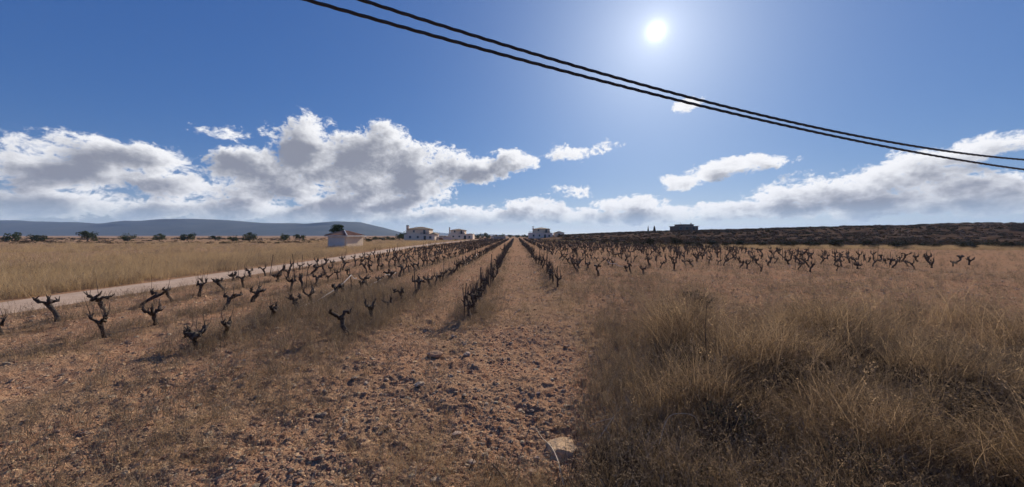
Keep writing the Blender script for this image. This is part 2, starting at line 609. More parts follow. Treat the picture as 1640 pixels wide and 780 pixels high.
# ------------------------------------------------------------------ ground
def build_ground():
    r = [0.35, 0.6, 0.9, 1.2, 1.5, 1.8, 2.05, 2.25, 2.4]
    v = 850.0
    while v > 379.4:
        r.append(H * F / (v - 377))
        v -= 1.0 if v > 381 else 0.25
    r += [620, 800, 1050, 1400, 1900, 2600, 3600, 4900, 6400]
    r = np.array([q for i, q in enumerate(r) if i == 0 or q > r[i - 1] + 1e-6])
    a = np.radians(np.concatenate([np.arange(-64, 64.01, 0.22), np.arange(67, 296 - 2, 3.0)]))
    nr, na = len(r), len(a)
    R, A = np.meshgrid(r, a, indexing='ij')
    X = R * np.sin(A)
    Y = R * np.cos(A)
    Z = terrain(X, Y)
    far = sstep(1500, 6000, R)
    Z = Z * (1 - far) - 0.0 * far
    verts = np.stack([X, Y, Z], -1).reshape(-1, 3)
    i, j = np.meshgrid(np.arange(nr - 1), np.arange(na), indexing='ij')
    j2 = (j + 1) % na
    f = np.stack([i * na + j, (i + 1) * na + j, (i + 1) * na + j2, i * na + j2], -1).reshape(-1, 4)
    c0 = len(verts)
    verts = np.vstack([verts, [[0, 0, float(terrain(np.array([0.0]), np.array([0.0]))[0])]]])
    me = bpy.data.meshes.new('ground')
    nf = len(f)
    tri = np.stack([np.full(na, c0), np.arange(na), (np.arange(na) + 1) % na], -1)
    me.vertices.add(len(verts))
    me.vertices.foreach_set('co', verts.astype(np.float32).ravel())
    loops = np.concatenate([f[:, ::-1].ravel(), tri[:, ::-1].ravel()]).astype(np.int32)
    me.loops.add(len(loops))
    me.loops.foreach_set('vertex_index', loops)
    me.polygons.add(nf + na)
    st = np.concatenate([np.arange(nf) * 4, nf * 4 + np.arange(na) * 3]).astype(np.int32)
    me.polygons.foreach_set('loop_start', st)
    me.update(calc_edges=True)
    me.validate()
    at_ = me.attributes.new('straw', 'FLOAT', 'POINT')
    x, y = verts[:, 0], verts[:, 1]
    s = straw_cover(x, y)
    at_.data.foreach_set('value', s.astype(np.float32))
    hv = sstep(4, 14, y - field_end(x)) * sstep(8, 24, x) * sstep(-0.30, 0.15, fbm(x * 0.02 + 7, y * 0.07, 3) + 0.7)
    ah = me.attributes.new('heath', 'FLOAT', 'POINT')
    ah.data.foreach_set('value', hv.astype(np.float32))
    me.materials.append(M_soil)
    me.polygons.foreach_set('use_smooth', [True] * len(me.polygons))
    o = bpy.data.objects.new('ground', me)
    col.objects.link(o)
    tag(o, kind='structure')
    return o


ROWS = {-1.07: 8.1, -3.30: 6.9, -5.65: 6.2, -8.0: 6.0, -10.3: 6.2, -12.4: 6.5,
        1.62: 13.2, 3.95: 17.0, 6.30: 18.3, 8.9: 20.0, 11.3: 20.5, 13.7: 20, 16.1: 19.5, 18.5: 20, 20.9: 20.5,
        23.3: 21, 25.7: 22, 28.1: 23, 30.5: 24}
ROWX = np.array(sorted(ROWS))


def row_dist(x, y):
    xx = x - SLOPE * y
    return np.min(np.abs(xx[..., None] - ROWX), axis=-1)


def field_end(x):
    return np.interp(x, [-14, 5, 14, 20, 26, 34], [165, 165, 128, 105, 70, 56])


def straw_cover(x, y):
    """how much dry grass lies on the ground, 0..1"""
    meadow = sstep(-1.0, -3.0, x - track_x(y)) * sstep(3, 10, y)
    n = fbm(x * 0.35 + 3.1, y * 0.35, 4)
    rd = row_dist(x, np.minimum(y, 160))
    inrow = sstep(0.75, 0.2, rd) * 0.55
    gold = np.exp(-(((x - 1.6) / 1.9) ** 2 + ((y - 12.5) / 4.0) ** 2)) * 0.8
    leftw = np.exp(-(((x + 4.6) / 2.3) ** 2 + ((y - 10.5) / 4.5) ** 2)) * 0.75
    right = sstep(0.2, 2.0, x - 0.10 * y) * sstep(11, 6, y) * 0.8
    far = sstep(110, 180, y) * 0.7
    return np.clip(0.06 + 0.9 * n + inrow + gold + leftw + right + meadow + far, 0, 1)


build_ground()

# dirt track beside the vineyard
def build_track():
    ys = np.concatenate([np.arange(-25, 120, 0.8), np.arange(120, 331, 4.0)])
    vs, fs = [], []
    K = 9
    for i, y in enumerate(ys):
        xc = track_x(y)
        for k in range(K):
            e = (k / (K - 1) - 0.5) * 2
            w = 1.35 + 0.25 * float(vnoise(np.array([y * 0.5 + 40 * (e > 0)]), np.array([3.3]))[0])
            x = xc + e * w
            z = tz(x, y) + 0.03 * (1 - e * e) + 0.012 - 0.03 * math.exp(-((abs(e) - 0.5) / 0.16) ** 2) * 0.8
            vs.append((x, y, z if abs(e) < 0.99 else tz(x, y) - 0.03))
    for i in range(len(ys) - 1):
        for k in range(K - 1):
            a = i * K + k
            fs.append((a, a + 1, a + K + 1, a + K))
    tag(mesh_obj('dirt_track', vs, fs, M_track, smooth=True), kind='structure')


build_track()

# far hills to the left, and a low one beyond the fields
def hill(name, pts, Y, depth, seed):
    """a rounded range: crest heights (azimuth pixel, pixel above horizon) at distance Y"""
    us = np.linspace(pts[0][0], pts[-1][0], 150)
    hs = np.interp(us, [p[0] for p in pts], [p[1] for p in pts])
    xs = (us - 820) / F * Y
    zs = H + hs / F * Y
    zs = zs + fbm(xs * 0.004 + seed, xs * 0 + seed, 4) * 0.05 * Y / 60 * np.clip(hs / 10, 0.05, 1)
    prof = np.linspace(-1, 1, 25)
    vs, fs = [], []
    for j, t in enumerate(prof):
        for i in range(len(xs)):
            y = Y + t * depth + 60 * float(vnoise(np.array([xs[i] * 0.003]), np.array([j * 0.9 + seed]))[0])
            h = max(zs[i], -0.5) * (math.cos(t * PI / 2) ** 1.2)
            h += 0.10 * h * float(vnoise(np.array([xs[i] * 0.008]), np.array([t * 4 + seed]))[0])
            vs.append((xs[i] * (1 + t * depth / Y * 0.4), y, h - 0.8 if abs(t) > 0.99 else h))
    n = len(xs)
    for j in range(len(prof) - 1):
        for i in range(n - 1):
            a = j * n + i
            fs.append((a, a + 1, a + n + 1, a + n))
    return tag(mesh_obj(name, vs, fs, M_hill, smooth=True), kind='structure')


hill('hill', [(-260, 3), (-120, 16), (40, 24), (170, 19), (300, 27), (420, 20), (500, 19), (545, 22.5), (575, 21), (610, 13), (640, 4.5),
              (662, 1), (690, -1)], 2600, 700, 1.7)
hill('hill', [(630, -1), (660, 3.0), (690, 5.5), (712, 4), (740, 1.5), (775, 2.0), (810, 1), (850, -1)], 4600, 600, 5.1)
hill('hill', [(1150, -1), (1260, 8), (1400, 15), (1550, 13), (1750, 20), (1950, 5)], 3200, 700, 9.4)

# ------------------------------------------------------------------ houses
def window(parent, x, z, w, h, y=0.0, name='window', mat=None, frame=M_trim):
    """opening: dark recessed pane with a frame proud of the wall"""
    b = MB()
    t = 0.09
    b.box(x - w / 2 - t, x - w / 2, y - 0.05, y + 0.1, z - t, z + h + t)
    b.box(x + w / 2, x + w / 2 + t, y - 0.05, y + 0.1, z - t, z + h + t)
    b.box(x - w / 2, x + w / 2, y - 0.05, y + 0.1, z + h, z + h + t)
    b.box(x - w / 2, x + w / 2, y - 0.07, y + 0.1, z - t, z)
    o = b.build(name, frame, parent)
    p = MB()
    p.box(x - w / 2 + 0.002, x + w / 2 - 0.002, y - 0.012, y + 0.05, z + 0.002, z + h - 0.002)
    p.build('pane', mat or M_glass, o)
    return o


def railing(parent, x0, x1, y, z, h=0.85):
    b = MB()
    b.box(x0, x1, y - 0.03, y + 0.03, z + h - 0.06, z + h)
    b.box(x0, x1, y - 0.03, y + 0.03, z + 0.08, z + 0.14)
    n = max(2, int((x1 - x0) / 0.22))
    for i in range(n + 1):
        x = x0 + (x1 - x0) * i / n
        b.box(x - 0.025, x + 0.025, y - 0.02, y + 0.02, z, z + h - 0.06)
    o = b.build('railing', M_dark, parent)
    return tag(o, kind='stuff')


def villa(name, u0, Y, gw, gd, gh, ux0, ux1, eave, top, chim, wing, label, wall, base=None, rz=0.0, left_terrace=True):
    x = (u0 - 820) / F * Y
    z = base if base is not None else tz(x + gw / 2, Y) - 0.05
    e = empty(name, (x, Y, z), rz)
    tag(e, label, 'house', 'villas beyond the vineyard')
    b = MB()
    b.box(0, gw, 0, gd, -0.5, gh)
    b.build('ground_floor', wall, e)
    b = MB()
    b.box(ux0, ux1, 0.9, gd - 0.6, gh + 0.003, eave)
    b.build('upper_floor', M_cream, e)
    b = MB()
    b.hip(ux0, ux1, 0.9, gd - 0.6, eave + 0.003, top, 0.45)
    b.build('roof', M_olive, e)
    b = MB()
    b.box(-0.12, gw + 0.12, -0.12, gd + 0.12, gh - 0.16, gh - 0.004)
    cx_, cw = chim
    c = MB()
    c.box(cx_, cx_ + cw, 1.6, 1.6 + cw, gh + 0.004, top + 0.25)
    co = c.build('chimney', wall, e)
    c = MB()
    c.box(cx_ - 0.12, cx_ + cw + 0.12, 1.48, 1.72 + cw, top + 0.253, top + 0.38)
    c.box(cx_ + 0.1, cx_ + cw - 0.1, 1.7, 1.5 + cw, top + 0.383, top + 0.65)
    c.build('chimney_cap', M_dark, co)
    if wing:
        w0, w1, wz = wing
        c = MB()
        c.hip(w0, w1, 0.25, gd - 0.25, gh + 0.004, wz, 0.3)
        c.build('wing_roof', M_olive, e)
    mid = (ux0 + ux1) / 2
    window(e, ux0 + (ux1 - ux0) * 0.30, gh + 0.9, 0.8, 1.0, 0.9)
    window(e, ux0 + (ux1 - ux0) * 0.78, gh + 0.12, 1.0, 2.0, 0.9, 'balcony_door')
    window(e, gw * 0.20, 0.95, 0.9, 1.1)
    window(e, gw * 0.45, 0.95, 0.9, 1.1)
    window(e, gw * 0.86, 0.75, 1.1, 1.2)
    window(e, gw * 0.68, 0.05, 1.1, 2.05, name='front_door', mat=M_trunk)
    if left_terrace:
        railing(e, 0.1, ux0 - 0.05, 0.12, gh + 0.004)
    railing(e, ux0 + (ux1 - ux0) * 0.62, ux1 + 0.6, 0.12, gh + 0.004)
    return e


villa('villa', 647, 163, 14.0, 9.5, 2.75, 1.3, 11.3, 5.15, 6.35, (0.55, 1.1), (11.8, 14.4, 3.6),
      'cream two storey villa with thick chimney, leftmost of the three villas', M_white)
villa('villa', 718, 192, 13.2, 9.5, 2.9, 1.0, 8.6, 4.95, 5.95, (0.1, 0.55), (9.8, 13.0, 3.3),
      'cream villa with thin chimney between the thick chimney villa and the row ends', M_white)
villa('villa', 847, 192, 12.8, 9.5, 3.0, 2.6, 11.4, 5.0, 6.0, (2.1, 0.55), None,
      'pale pink walled villa with flat side terraces standing right of the central path', M_pinkw)

# small garage with terracotta hip roof seen corner on, left
gx, gy = (555 - 820) / F * 61, 61.0
g = empty('garage', (gx, gy, tz(gx - 1, gy + 2) - 0.02), math.radians(-12))
tag(g, 'low cream garage with terracotta hipped roof and pale grey roller door', 'garage')
GW, GD, GE, GT = 3.7, 4.6, 2.12, 3.10
b = MB(); b.box(-GW, 0, 0, GD, -0.6, GE); b.build('wall', M_cream, g)
b = MB(); b.hip(-GW, 0, 0, GD, GE + 0.01, GT, 0.35, 0.10); roof_o = b.build('roof', M_terra, g)
b = MB()
for i in range(17):                                 # rows of cover tiles down the front face
    x = -GW - 0.3 + i * (GW + 0.6) / 16
    t = max(0.03, 1 - abs(x + GW / 2) / (GW / 2 + 0.35))
    b.tube([(x, -0.34, GE + 0.12), (x, -0.35 + (GW / 2 + 0.35) * t, GE + 0.12 + (GT - GE - 0.1) * t)], [0.06, 0.06], 5)
for i in range(19):                                 # and down the right face
    y = -0.3 + i * (GD + 0.6) / 18
    t = max(0.03, min(0.97, (1 - abs(y - GD / 2) / (GD / 2 + 0.35)) * (GD / 2 + 0.35) / (GW / 2 + 0.35)))
    b.tube([(0.34, y, GE + 0.12), (0.35 - (GW / 2 + 0.35) * t, y, GE + 0.12 + (GT - GE - 0.1) * t)], [0.06, 0.06], 5)
tag(b.build('tile_ribs', M_terra, roof_o), kind='stuff')
rp = (-GW / 2, GW / 2 + 0.02, GT + 0.05)
for (x, y, m_, lb) in [(0.36, -0.36, M_trim, 'pale hip cap'), (-GW - 0.36, -0.36, M_terra, None)]:
    b = MB(); b.tube([(x, y, GE + 0.15), rp], [0.085, 0.085], 6); o = b.build('hip_cap', m_, roof_o)
    if lb:
        o['label'] = lb
b = MB(); b.box(-GW - 0.37, 0.37, -0.41, -0.357, GE - 0.06, GE + 0.10); b.build('fascia', M_trim, g)
b = MB(); b.box(0.357, 0.41, -0.35, GD + 0.37, GE - 0.06, GE + 0.10); b.build('fascia', M_trim, g)
dr = MB(); dr.box(-3.35, -0.55, -0.03, 0.03, -0.1, 1.78); dro = dr.build('roller_door', M_door, g)
for k in range(7):
    s_ = MB(); s_.box(-3.34, -0.56, -0.055, -0.032, 0.05 + k * 0.245, 0.05 + k * 0.245 + 0.22); s_.build('door_slat', M_door, dro)
b = MB(); b.box(-3.5, -3.352, -0.06, 0.03, -0.1, 1.9); b.box(-0.548, -0.40, -0.06, 0.03, -0.1, 1.9); b.box(-3.352, -0.548, -0.06, 0.03, 1.783, 1.9)
b.build('door_frame', M_trim, g)

# low garden wall, rusty tank, long shed, gable shed, brick house on the ridge
p = at(697, 385, 168)
gw_ = empty('garden_wall', (p.x, 168, tz(p.x, 168)))
tag(gw_, 'low pinkish garden wall running between the two left villas', 'wall')
b = MB(); b.box(0, 7.2, 0, 0.25, -0.4, 1.5); b.build('wall_panel', M_pinkw, gw_)
b = MB(); b.box(7.8, 12.5, 0.4, 0.65, -0.4, 1.35); b.build('wall_panel', M_white, gw_)
b = MB(); b.box(7.2, 7.8, -0.1, 0.75, -0.4, 1.75); b.build('gate_post', M_pinkw, gw_)
b = MB(); b.box(-0.05, 7.199, -0.06, 0.31, 1.503, 1.6); b.build('coping', M_trim, gw_)
p = at(706, 384, 160)
tk = empty('water_tank', (p.x, 160, tz(p.x, 160)))
tag(tk, 'rusty red tank standing in front of the pinkish garden wall', 'tank')
b = MB()
b.tube([(-0.9, 0, 0.75), (-0.8, 0, 0.75), (0.8, 0, 0.75), (0.9, 0, 0.75)], [0.3, 0.55, 0.55, 0.3], 14)
b.build('barrel', M_rust, tk, smooth=True)
for sx_ in (-0.6, 0.6):
    b = MB(); b.box(sx_ - 0.08, sx_ + 0.08, -0.4, 0.4, 0, 0.42); b.build('cradle', M_dark, tk)
p = at(786, 381, 205)
sh = empty('long_shed', (p.x, 205, tz(p.x, 205)))
tag(sh, 'long low grey white shed at the far left end of the rows', 'shed')
b = MB(); b.box(0, 8.6, 0, 4, -0.3, 1.35); b.build('wall', M_concrete, sh)
b = MB(); b.box(0.0, 1.7, -0.05, -0.003, -0.3, 1.3); b.build('white_panel', M_white, sh)
b = MB(); b.box(-0.2, 8.8, -0.3, 4.2, 1.353, 1.47); b.build('roof', M_concrete, sh)
p = at(888, 380, 198)
sh = empty('gable_shed', (p.x, 198, tz(p.x, 198)))
tag(sh, 'small cream gabled shed beside the pink walled villa', 'shed')
b = MB()
b.add([(0, 0, -0.4), (5.4, 0, -0.4), (5.4, 5, -0.4), (0, 5, -0.4), (0, 0, 1.9), (5.4, 0, 1.9), (5.4, 5, 1.9), (0, 5, 1.9), (2.7, 0, 2.75), (2.7, 5, 2.75)],
      [(0, 1, 5, 8, 4), (2, 3, 7, 9, 6), (1, 2, 6, 5), (3, 0, 4, 7), (4, 8, 9, 7), (5, 6, 9, 8)])
b.build('wall', M_cream, sh)
b = MB()
for s in (0, 1):
    xa, xb = (-0.35, 2.7) if s == 0 else (5.75, 2.7)
    b.add([(xa, -0.35, 1.80), (xb, -0.35, 2.76), (xb, 5.35, 2.76), (xa, 5.35, 1.80), (xa, -0.35, 1.92), (xb, -0.35, 2.88), (xb, 5.35, 2.88), (xa, 5.35, 1.92)],
          [(0, 1, 2, 3), (4, 7, 6, 5), (0, 4, 5, 1), (1, 5, 6, 2), (2, 6, 7, 3), (3, 7, 4, 0)])
b.build('roof', M_olive, sh)
window(sh, 2.7, 0.5, 1.3, 1.0)
p = at(1085, 369, 190)
bh = empty('brick_house', (p.x, 190, tz(p.x + 5, 190) - 0.1), math.radians(4))
tag(bh, 'unfinished brown brick house with flat roofs on the ridge', 'house')
b = MB(); b.box(0, 11.5, 0, 8, -1.0, 2.5); b.build('lower_floor', M_brick, bh)
b = MB(); b.box(2.2, 9.5, 0.8, 7, 2.72, 3.5); b.build('upper_block', M_brick, bh)
b = MB(); b.box(-0.4, 11.9, -0.4, 8.4, 2.503, 2.717); b.build('floor_slab', M_concrete, bh)
b = MB(); b.box(1.9, 9.8, 0.5, 7.3, 3.503, 3.66); b.build('roof_slab', M_concrete, bh)
for x in (1.8, 5.2, 9.0):
    window(bh, x, 0.8, 1.4, 1.2, frame=M_concrete)
b = MB(); b.box(8.6, 9.1, 2, 2.5, 3.663, 4.3); b.build('chimney', M_brick, bh)
b = MB(); b.tube([(3.5, 3, 3.66), (3.5, 3, 5.0)], [0.05, 0.04], 5); b.build('antenna', M_dark, bh)

# ------------------------------------------------------------------ trees and bushes
def crown_mesh(name, mat, rx, rz, n, leaf, seed, clumps=9, flat=0.0, squash=1.0):
    r = np.random.default_rng(seed)
    cs = []
    for i in range(clumps):
        th = r.uniform(0, 2 * PI)
        ph = r.uniform(-0.7, 1.0)
        k = r.uniform(0.35, 0.72)
        cs.append((math.cos(th) * rx * k * math.sqrt(1 - min(1, abs(ph)) ** 2 * 0.6), math.sin(th) * rx * k, ph * rz * 0.55, r.uniform(0.30, 0.55)))
    vs, fs = [], []
    for i in range(n):
        c = cs[r.integers(len(cs))]
        d = r.normal(size=3)
        d /= np.linalg.norm(d)
        rad = c[3] * (r.random() ** 0.35)
        p = np.array([c[0] + d[0] * rad * rx, c[1] + d[1] * rad * rx, c[2] + d[2] * rad * rz])
        if p[2] < -rz * (1 - flat):
            p[2] = -rz * (1 - flat)
        a = r.normal(size=3); a /= np.linalg.norm(a)
        bb = np.cross(a, r.normal(size=3)); bb /= np.linalg.norm(bb)
        L = leaf * r.uniform(0.6, 1.4)
        k = len(vs)
        vs += [p - a * L, p + bb * L * 0.45, p + a * L, p - bb * L * 0.45]
        fs.append((k, k + 1, k + 2, k + 3))
    me = bpy.data.meshes.new(name)
    me.from_pydata([tuple(v) for v in vs], [], fs)
    me.materials.append(mat)
    return me


def trunk_mesh(h, r0, limbs, spread, seed):
    random.seed(seed)
    b = MB()
    b.tube([(0, 0, -0.2), (0.04 * h, 0, h * 0.5), (0.02 * h, 0.03 * h, h)], [r0, r0 * 0.8, r0 * 0.6], 7, 0.08)
    for i in range(limbs):
        th = 2 * PI * i / limbs + random.uniform(-0.4, 0.4)
        e = Vector((math.cos(th) * spread, math.sin(th) * spread, h + spread * random.uniform(0.5, 1.1)))
        s_ = Vector((0.02 * h, 0.02 * h, h * random.uniform(0.7, 0.95)))
        m_ = s_.lerp(e, 0.5) + Vector((0, 0, -0.05 * h))
        b.tube([s_, m_, e], [r0 * 0.5, r0 * 0.35, r0 * 0.12], 5, 0.05)
    return b.mesh('trunk', M_trunk, True)


def tree(name, x, y, crown, trunk, ch, s, label, cat='tree', group=None, sz=1.0, rz=None):
    e = empty(name, (x, y, tz(x, y)), random.uniform(0, 6.28) if rz is None else rz)
    e.scale = (s, s, s * sz)
    tag(e, label, cat, group)
    link_mesh('crown', crown, e, (0, 0, ch))
    link_mesh('trunk', trunk, e)
    return e


CR = [crown_mesh('crown', M_green, 1.0, 0.8, 650, 0.10, 20 + i, 10) for i in range(4)]
TK = [trunk_mesh(0.40, 0.09, 5, 0.40, 30 + i) for i in range(2)]
pc = crown_mesh('crown', M_pine, 1.75, 1.25, 3000, 0.12, 5, 16, flat=0.25)
pt = trunk_mesh(2.2, 0.17, 6, 0.9, 9)
p = at(541, 372, 82)
tree('round_pine', p.x, 82, pc, pt, 3.55, 1.0, 'dark round crowned pine rising behind the terracotta garage roof')
# far trees beyond the fields (u, distance, half width, crown stretch)
far = [(590, 120, 1.3, 0.9), (601, 150, 1.6, 0.9), (612, 150, 1.7, 0.8), (621, 155, 1.5, 1.0), (630, 150, 1.6, 0.8), (640, 172, 2.3, 1.15),
       (647, 176, 2.5, 1.3), (658, 230, 2.1, 0.9), (706, 215, 2.4, 0.8), (714, 222, 2.0, 0.8), (764, 245, 2.6, 0.9), (774, 236, 3.0, 1.0), (782, 250, 2.6, 0.9),
       (793, 255, 2.3, 0.9), (804, 240, 2.6, 0.9), (818, 290, 3.0, 0.7), (829, 300, 3.2, 0.7), (839, 300, 2.6, 0.8), (845, 260, 1.7, 0.9),
       (480, 140, 2.2, 1.0), (455, 150, 2.6, 1.0), (400, 120, 2.4, 1.1), (372, 126, 1.9, 0.9), (300, 150, 3.0, 1.0), (255, 140, 2.2, 1.1),
       (205, 135, 2.6, 0.9), (140, 130, 2.9, 1.1), (60, 125, 2.4, 1.0), (20, 130, 2.8, 1.0), (345, 150, 2.2, 0.8)]
tcnt = {}
far = sorted([f_ for f_ in far if f_[0] > 500]) + sorted([f_ for f_ in far if f_[0] <= 500], reverse=True)
words_ = ['left of the thick chimney villa', 'between the left villas', 'on the skyline by the row ends', 'on the plain left of the garage']
for i, (u, Y, s, sz) in enumerate(far):
    x = (u - 820) / F * Y
    w = words_[3] if u < 500 else words_[0] if u < 650 else words_[1] if u < 718 else words_[2]
    tcnt[w] = tcnt.get(w, 0) + 1
    tree('broadleaf_tree', x, Y, CR[i % 4], TK[i % 2], 0.60, s, 'small dark tree, %s from the %s %s' % (['first', 'second', 'third', 'fourth', 'fifth', 'sixth', 'seventh', 'eighth', 'ninth', 'tenth', 'eleventh', 'twelfth'][tcnt[w] - 1], 'right' if u < 500 else 'left', w), 'tree', 'far trees ' + w, sz)
# two cypresses on the ridge
def cypress_mesh(w, h, seed, n=900):
    r = np.random.default_rng(seed)
    vs, fs = [], []
    for i in range(n):
        t = r.random() ** 1.2
        rad = w * (1 - t) ** 0.75 * (0.25 + 0.75 * min(1, t * 8)) * r.random() ** 0.4
        th = r.uniform(0, 2 * PI)
        p = np.array([math.cos(th) * rad, math.sin(th) * rad, t * h + 0.15])
        a = np.array([math.cos(th) * 0.35, math.sin(th) * 0.35, 1.0]); a /= np.linalg.norm(a)
        bb = np.cross(a, r.normal(size=3)); bb /= np.linalg.norm(bb)
        L = 0.16 * r.uniform(0.6, 1.4)
        k = len(vs)
        vs += [p - a * L, p + bb * L * 0.5, p + a * L, p - bb * L * 0.5]
        fs.append((k, k + 1, k + 2, k + 3))
    me = bpy.data.meshes.new('crown')
    me.from_pydata([tuple(v) for v in vs], [], fs)
    me.materials.append(M_cypress)
    return me


tt = MB(); tt.tube([(0, 0, -0.3), (0, 0, 0.4), (0.02, 0, 2.2)], [0.13, 0.11, 0.04], 6); tt = tt.mesh('trunk', M_trunk)
for (u, w, h, lab) in [(1038, 0.42, 2.9, 'slim pointed cypress on the ridge, the narrower left one of two'),
                       (1048, 0.80, 3.0, 'broader pointed cypress on the ridge, the right one of two')]:
    x = (u - 820) / F * 190
    tree('cypress_tree', x, 190, cypress_mesh(w, h, int(u)), tt, 0.0, 1.0, lab)
# dark bushes along the far edge of the vineyard
BU = [crown_mesh('foliage', M_bush, 1.0, 0.75, 700, 0.09, 60 + i, 8, flat=0.3) for i in range(4)]
BT = trunk_mesh(0.3, 0.06, 5, 0.5, 77)


def bush(x, y, s, label, group=None, sz=1.0):
    e = empty('bush', (x, y, tz(x, y)), random.uniform(0, 6.28))
    e.scale = (s, s, s * sz)
    tag(e, label, 'bush', group)
    link_mesh('foliage', random.choice(BU), e, (0, 0, 0.45))
    link_mesh('stem', BT, e)
    return e


bush(*at(1083, 397, 57).xy, 1.05, 'tall dark bush, the highest in the hedge below the brick house', None, 1.35)
bush(*at(1045, 393, 64).xy, 1.25, 'wide near black bush below the two cypresses')
bl = [(1024, 66, 1.15), (1064, 63, 0.9), (1102, 60, 1.2), (1004, 70, 1.0), (985, 78, 1.1), (968, 84, 1.1), (950, 90, 1.1), (932, 97, 1.1), (915, 104, 1.1),
      (1118, 58, 1.1), (1140, 58, 1.3), (1166, 57, 1.0), (1190, 58, 1.4), (1225, 56, 1.2), (1260, 56, 1.5), (1300, 55, 1.2),
      (1345, 54, 1.5), (1392, 54, 1.3), (1440, 53, 1.6), (1490, 53, 1.3), (1545, 52, 1.5), (1600, 52, 1.6), (1630, 51, 1.2)]
bc = {}
bl = sorted([q for q in bl if q[0] > 1083]) + sorted([q for q in bl if q[0] <= 1083], reverse=True)
for (u, Y, s) in bl:
    side = 'right' if u > 1083 else 'left'
    bc[side] = bc.get(side, 0) + 1
    bo = ['first', 'second', 'third', 'fourth', 'fifth', 'sixth', 'seventh', 'eighth', 'ninth', 'tenth', 'eleventh', 'twelfth', 'thirteenth', 'fourteenth', 'fifteenth', 'sixteenth'][bc[side] - 1]
    bush((u - 820) / F * Y, Y, s * random.uniform(0.9, 1.1),
         'dark low hedge bush, %s to the %s of the tallest hedge bush' % (bo, side), 'hedge bushes', 0.75)


# ------------------------------------------------------------------ scatter with geometry nodes
def scatter(name, pts, rot, scl, idx, variants, label, cat):
    src = bpy.data.collections.new(name + '_source')
    for i, me in enumerate(variants):
        o = bpy.data.objects.new('%s_source_%02d' % (name, i), me)
        src.objects.link(o)
    n = len(pts)
    me = bpy.data.meshes.new(name)
    me.vertices.add(n)
    me.vertices.foreach_set('co', np.asarray(pts, np.float32).ravel())
    a = me.attributes.new('rot', 'FLOAT_VECTOR', 'POINT'); a.data.foreach_set('vector', np.asarray(rot, np.float32).ravel())
    a = me.attributes.new('scl', 'FLOAT_VECTOR', 'POINT'); a.data.foreach_set('vector', np.asarray(scl, np.float32).ravel())
    a = me.attributes.new('idx', 'INT', 'POINT'); a.data.foreach_set('value', np.asarray(idx, np.int32))
    o = bpy.data.objects.new(name, me)
    col.objects.link(o)
    ng = bpy.data.node_groups.new(name + '_nodes', 'GeometryNodeTree')
    ng.interface.new_socket('Geometry', in_out='INPUT', socket_type='NodeSocketGeometry')
    ng.interface.new_socket('Geometry', in_out='OUTPUT', socket_type='NodeSocketGeometry')
    N = ng.nodes
    L = ng.links
    i_ = N.new('NodeGroupInput'); o_ = N.new('NodeGroupOutput')
    ci = N.new('GeometryNodeCollectionInfo')
    ci.inputs['Collection'].default_value = src
    ci.inputs['Separate Children'].default_value = True
    ci.inputs['Reset Children'].default_value = True
    ip = N.new('GeometryNodeInstanceOnPoints')
    ip.inputs['Pick Instance'].default_value = True

    def attr(nm, ty):
        q = N.new('GeometryNodeInputNamedAttribute')
        q.data_type = ty
        q.inputs['Name'].default_value = nm
        return q.outputs['Attribute']
    L.new(i_.outputs[0], ip.inputs['Points'])
    L.new(ci.outputs[0], ip.inputs['Instance'])
    L.new(attr('idx', 'INT'), ip.inputs['Instance Index'])
    er = N.new('FunctionNodeEulerToRotation')
    L.new(attr('rot', 'FLOAT_VECTOR'), er.inputs[0])
    L.new(er.outputs[0], ip.inputs['Rotation'])
    L.new(attr('scl', 'FLOAT_VECTOR'), ip.inputs['Scale'])
    L.new(ip.outputs[0], o_.inputs[0])
    md = o.modifiers.new('scatter', 'NODES')
    md.node_group = ng
    tag(o, label, cat, kind='stuff')
    return o


def blades(name, mat, n, lo, hi, width, lean, spread, seed, seg=3, curl=0.5, heads=0):
    r = np.random.default_rng(seed)
    vs, fs = [], []
    for i in range(n):
        th = r.uniform(0, 2 * PI)
        L = r.uniform(lo, hi)
        base = np.array([r.normal() * spread, r.normal() * spread, -0.01])
        ln = abs(r.normal()) * lean + 0.05
        d0_ = np.array([math.cos(th), math.sin(th), 0.0])
        side = np.array([-math.sin(th), math.cos(th), 0.0])
        fc = r.uniform(0, PI)
        wv_ = side * math.cos(fc) + d0_ * math.sin(fc) * 0.6
        pos = base.copy()
        a = ln
        k = len(vs)
        w = width * r.uniform(0.6, 1.3)
        for q in range(seg + 1):
            t = q / seg
            ww = w * (1 - t) ** 0.7 * 0.5
            if q == seg:
                vs.append(pos.copy())
            else:
                vs += [pos - wv_ * ww, pos + wv_ * ww]
            pos = pos + (d0_ * math.sin(a) + np.array([0, 0, math.cos(a)])) * L / seg
            a += curl * r.uniform(0.2, 1.2) / seg * 1.6
        for q in range(seg - 1):
            fs.append((k + 2 * q, k + 2 * q + 1, k + 2 * q + 3, k + 2 * q + 2))
        fs.append((k + 2 * (seg - 1), k + 2 * (seg - 1) + 1, k + 2 * seg))
        if heads and i < heads:                    # seed head: a small tapered plume of chaff
            tip = vs[-1]
            dd_ = (d0_ * math.sin(a) + np.array([0, 0, math.cos(a)]))
            for h_ in range(5):
                c = tip - dd_ * 0.02 * h_ * 1.4
                j = r.normal(size=3) * 0.010
                kk = len(vs)
                vs += [c + j + side * 0.006, c + j - side * 0.006, c + j + dd_ * 0.03]
                fs.append((kk, kk + 1, kk + 2))
    me = bpy.data.meshes.new(name)
    me.from_pydata([tuple(v) for v in vs], [], fs)
    me.materials.append(mat)
    return me


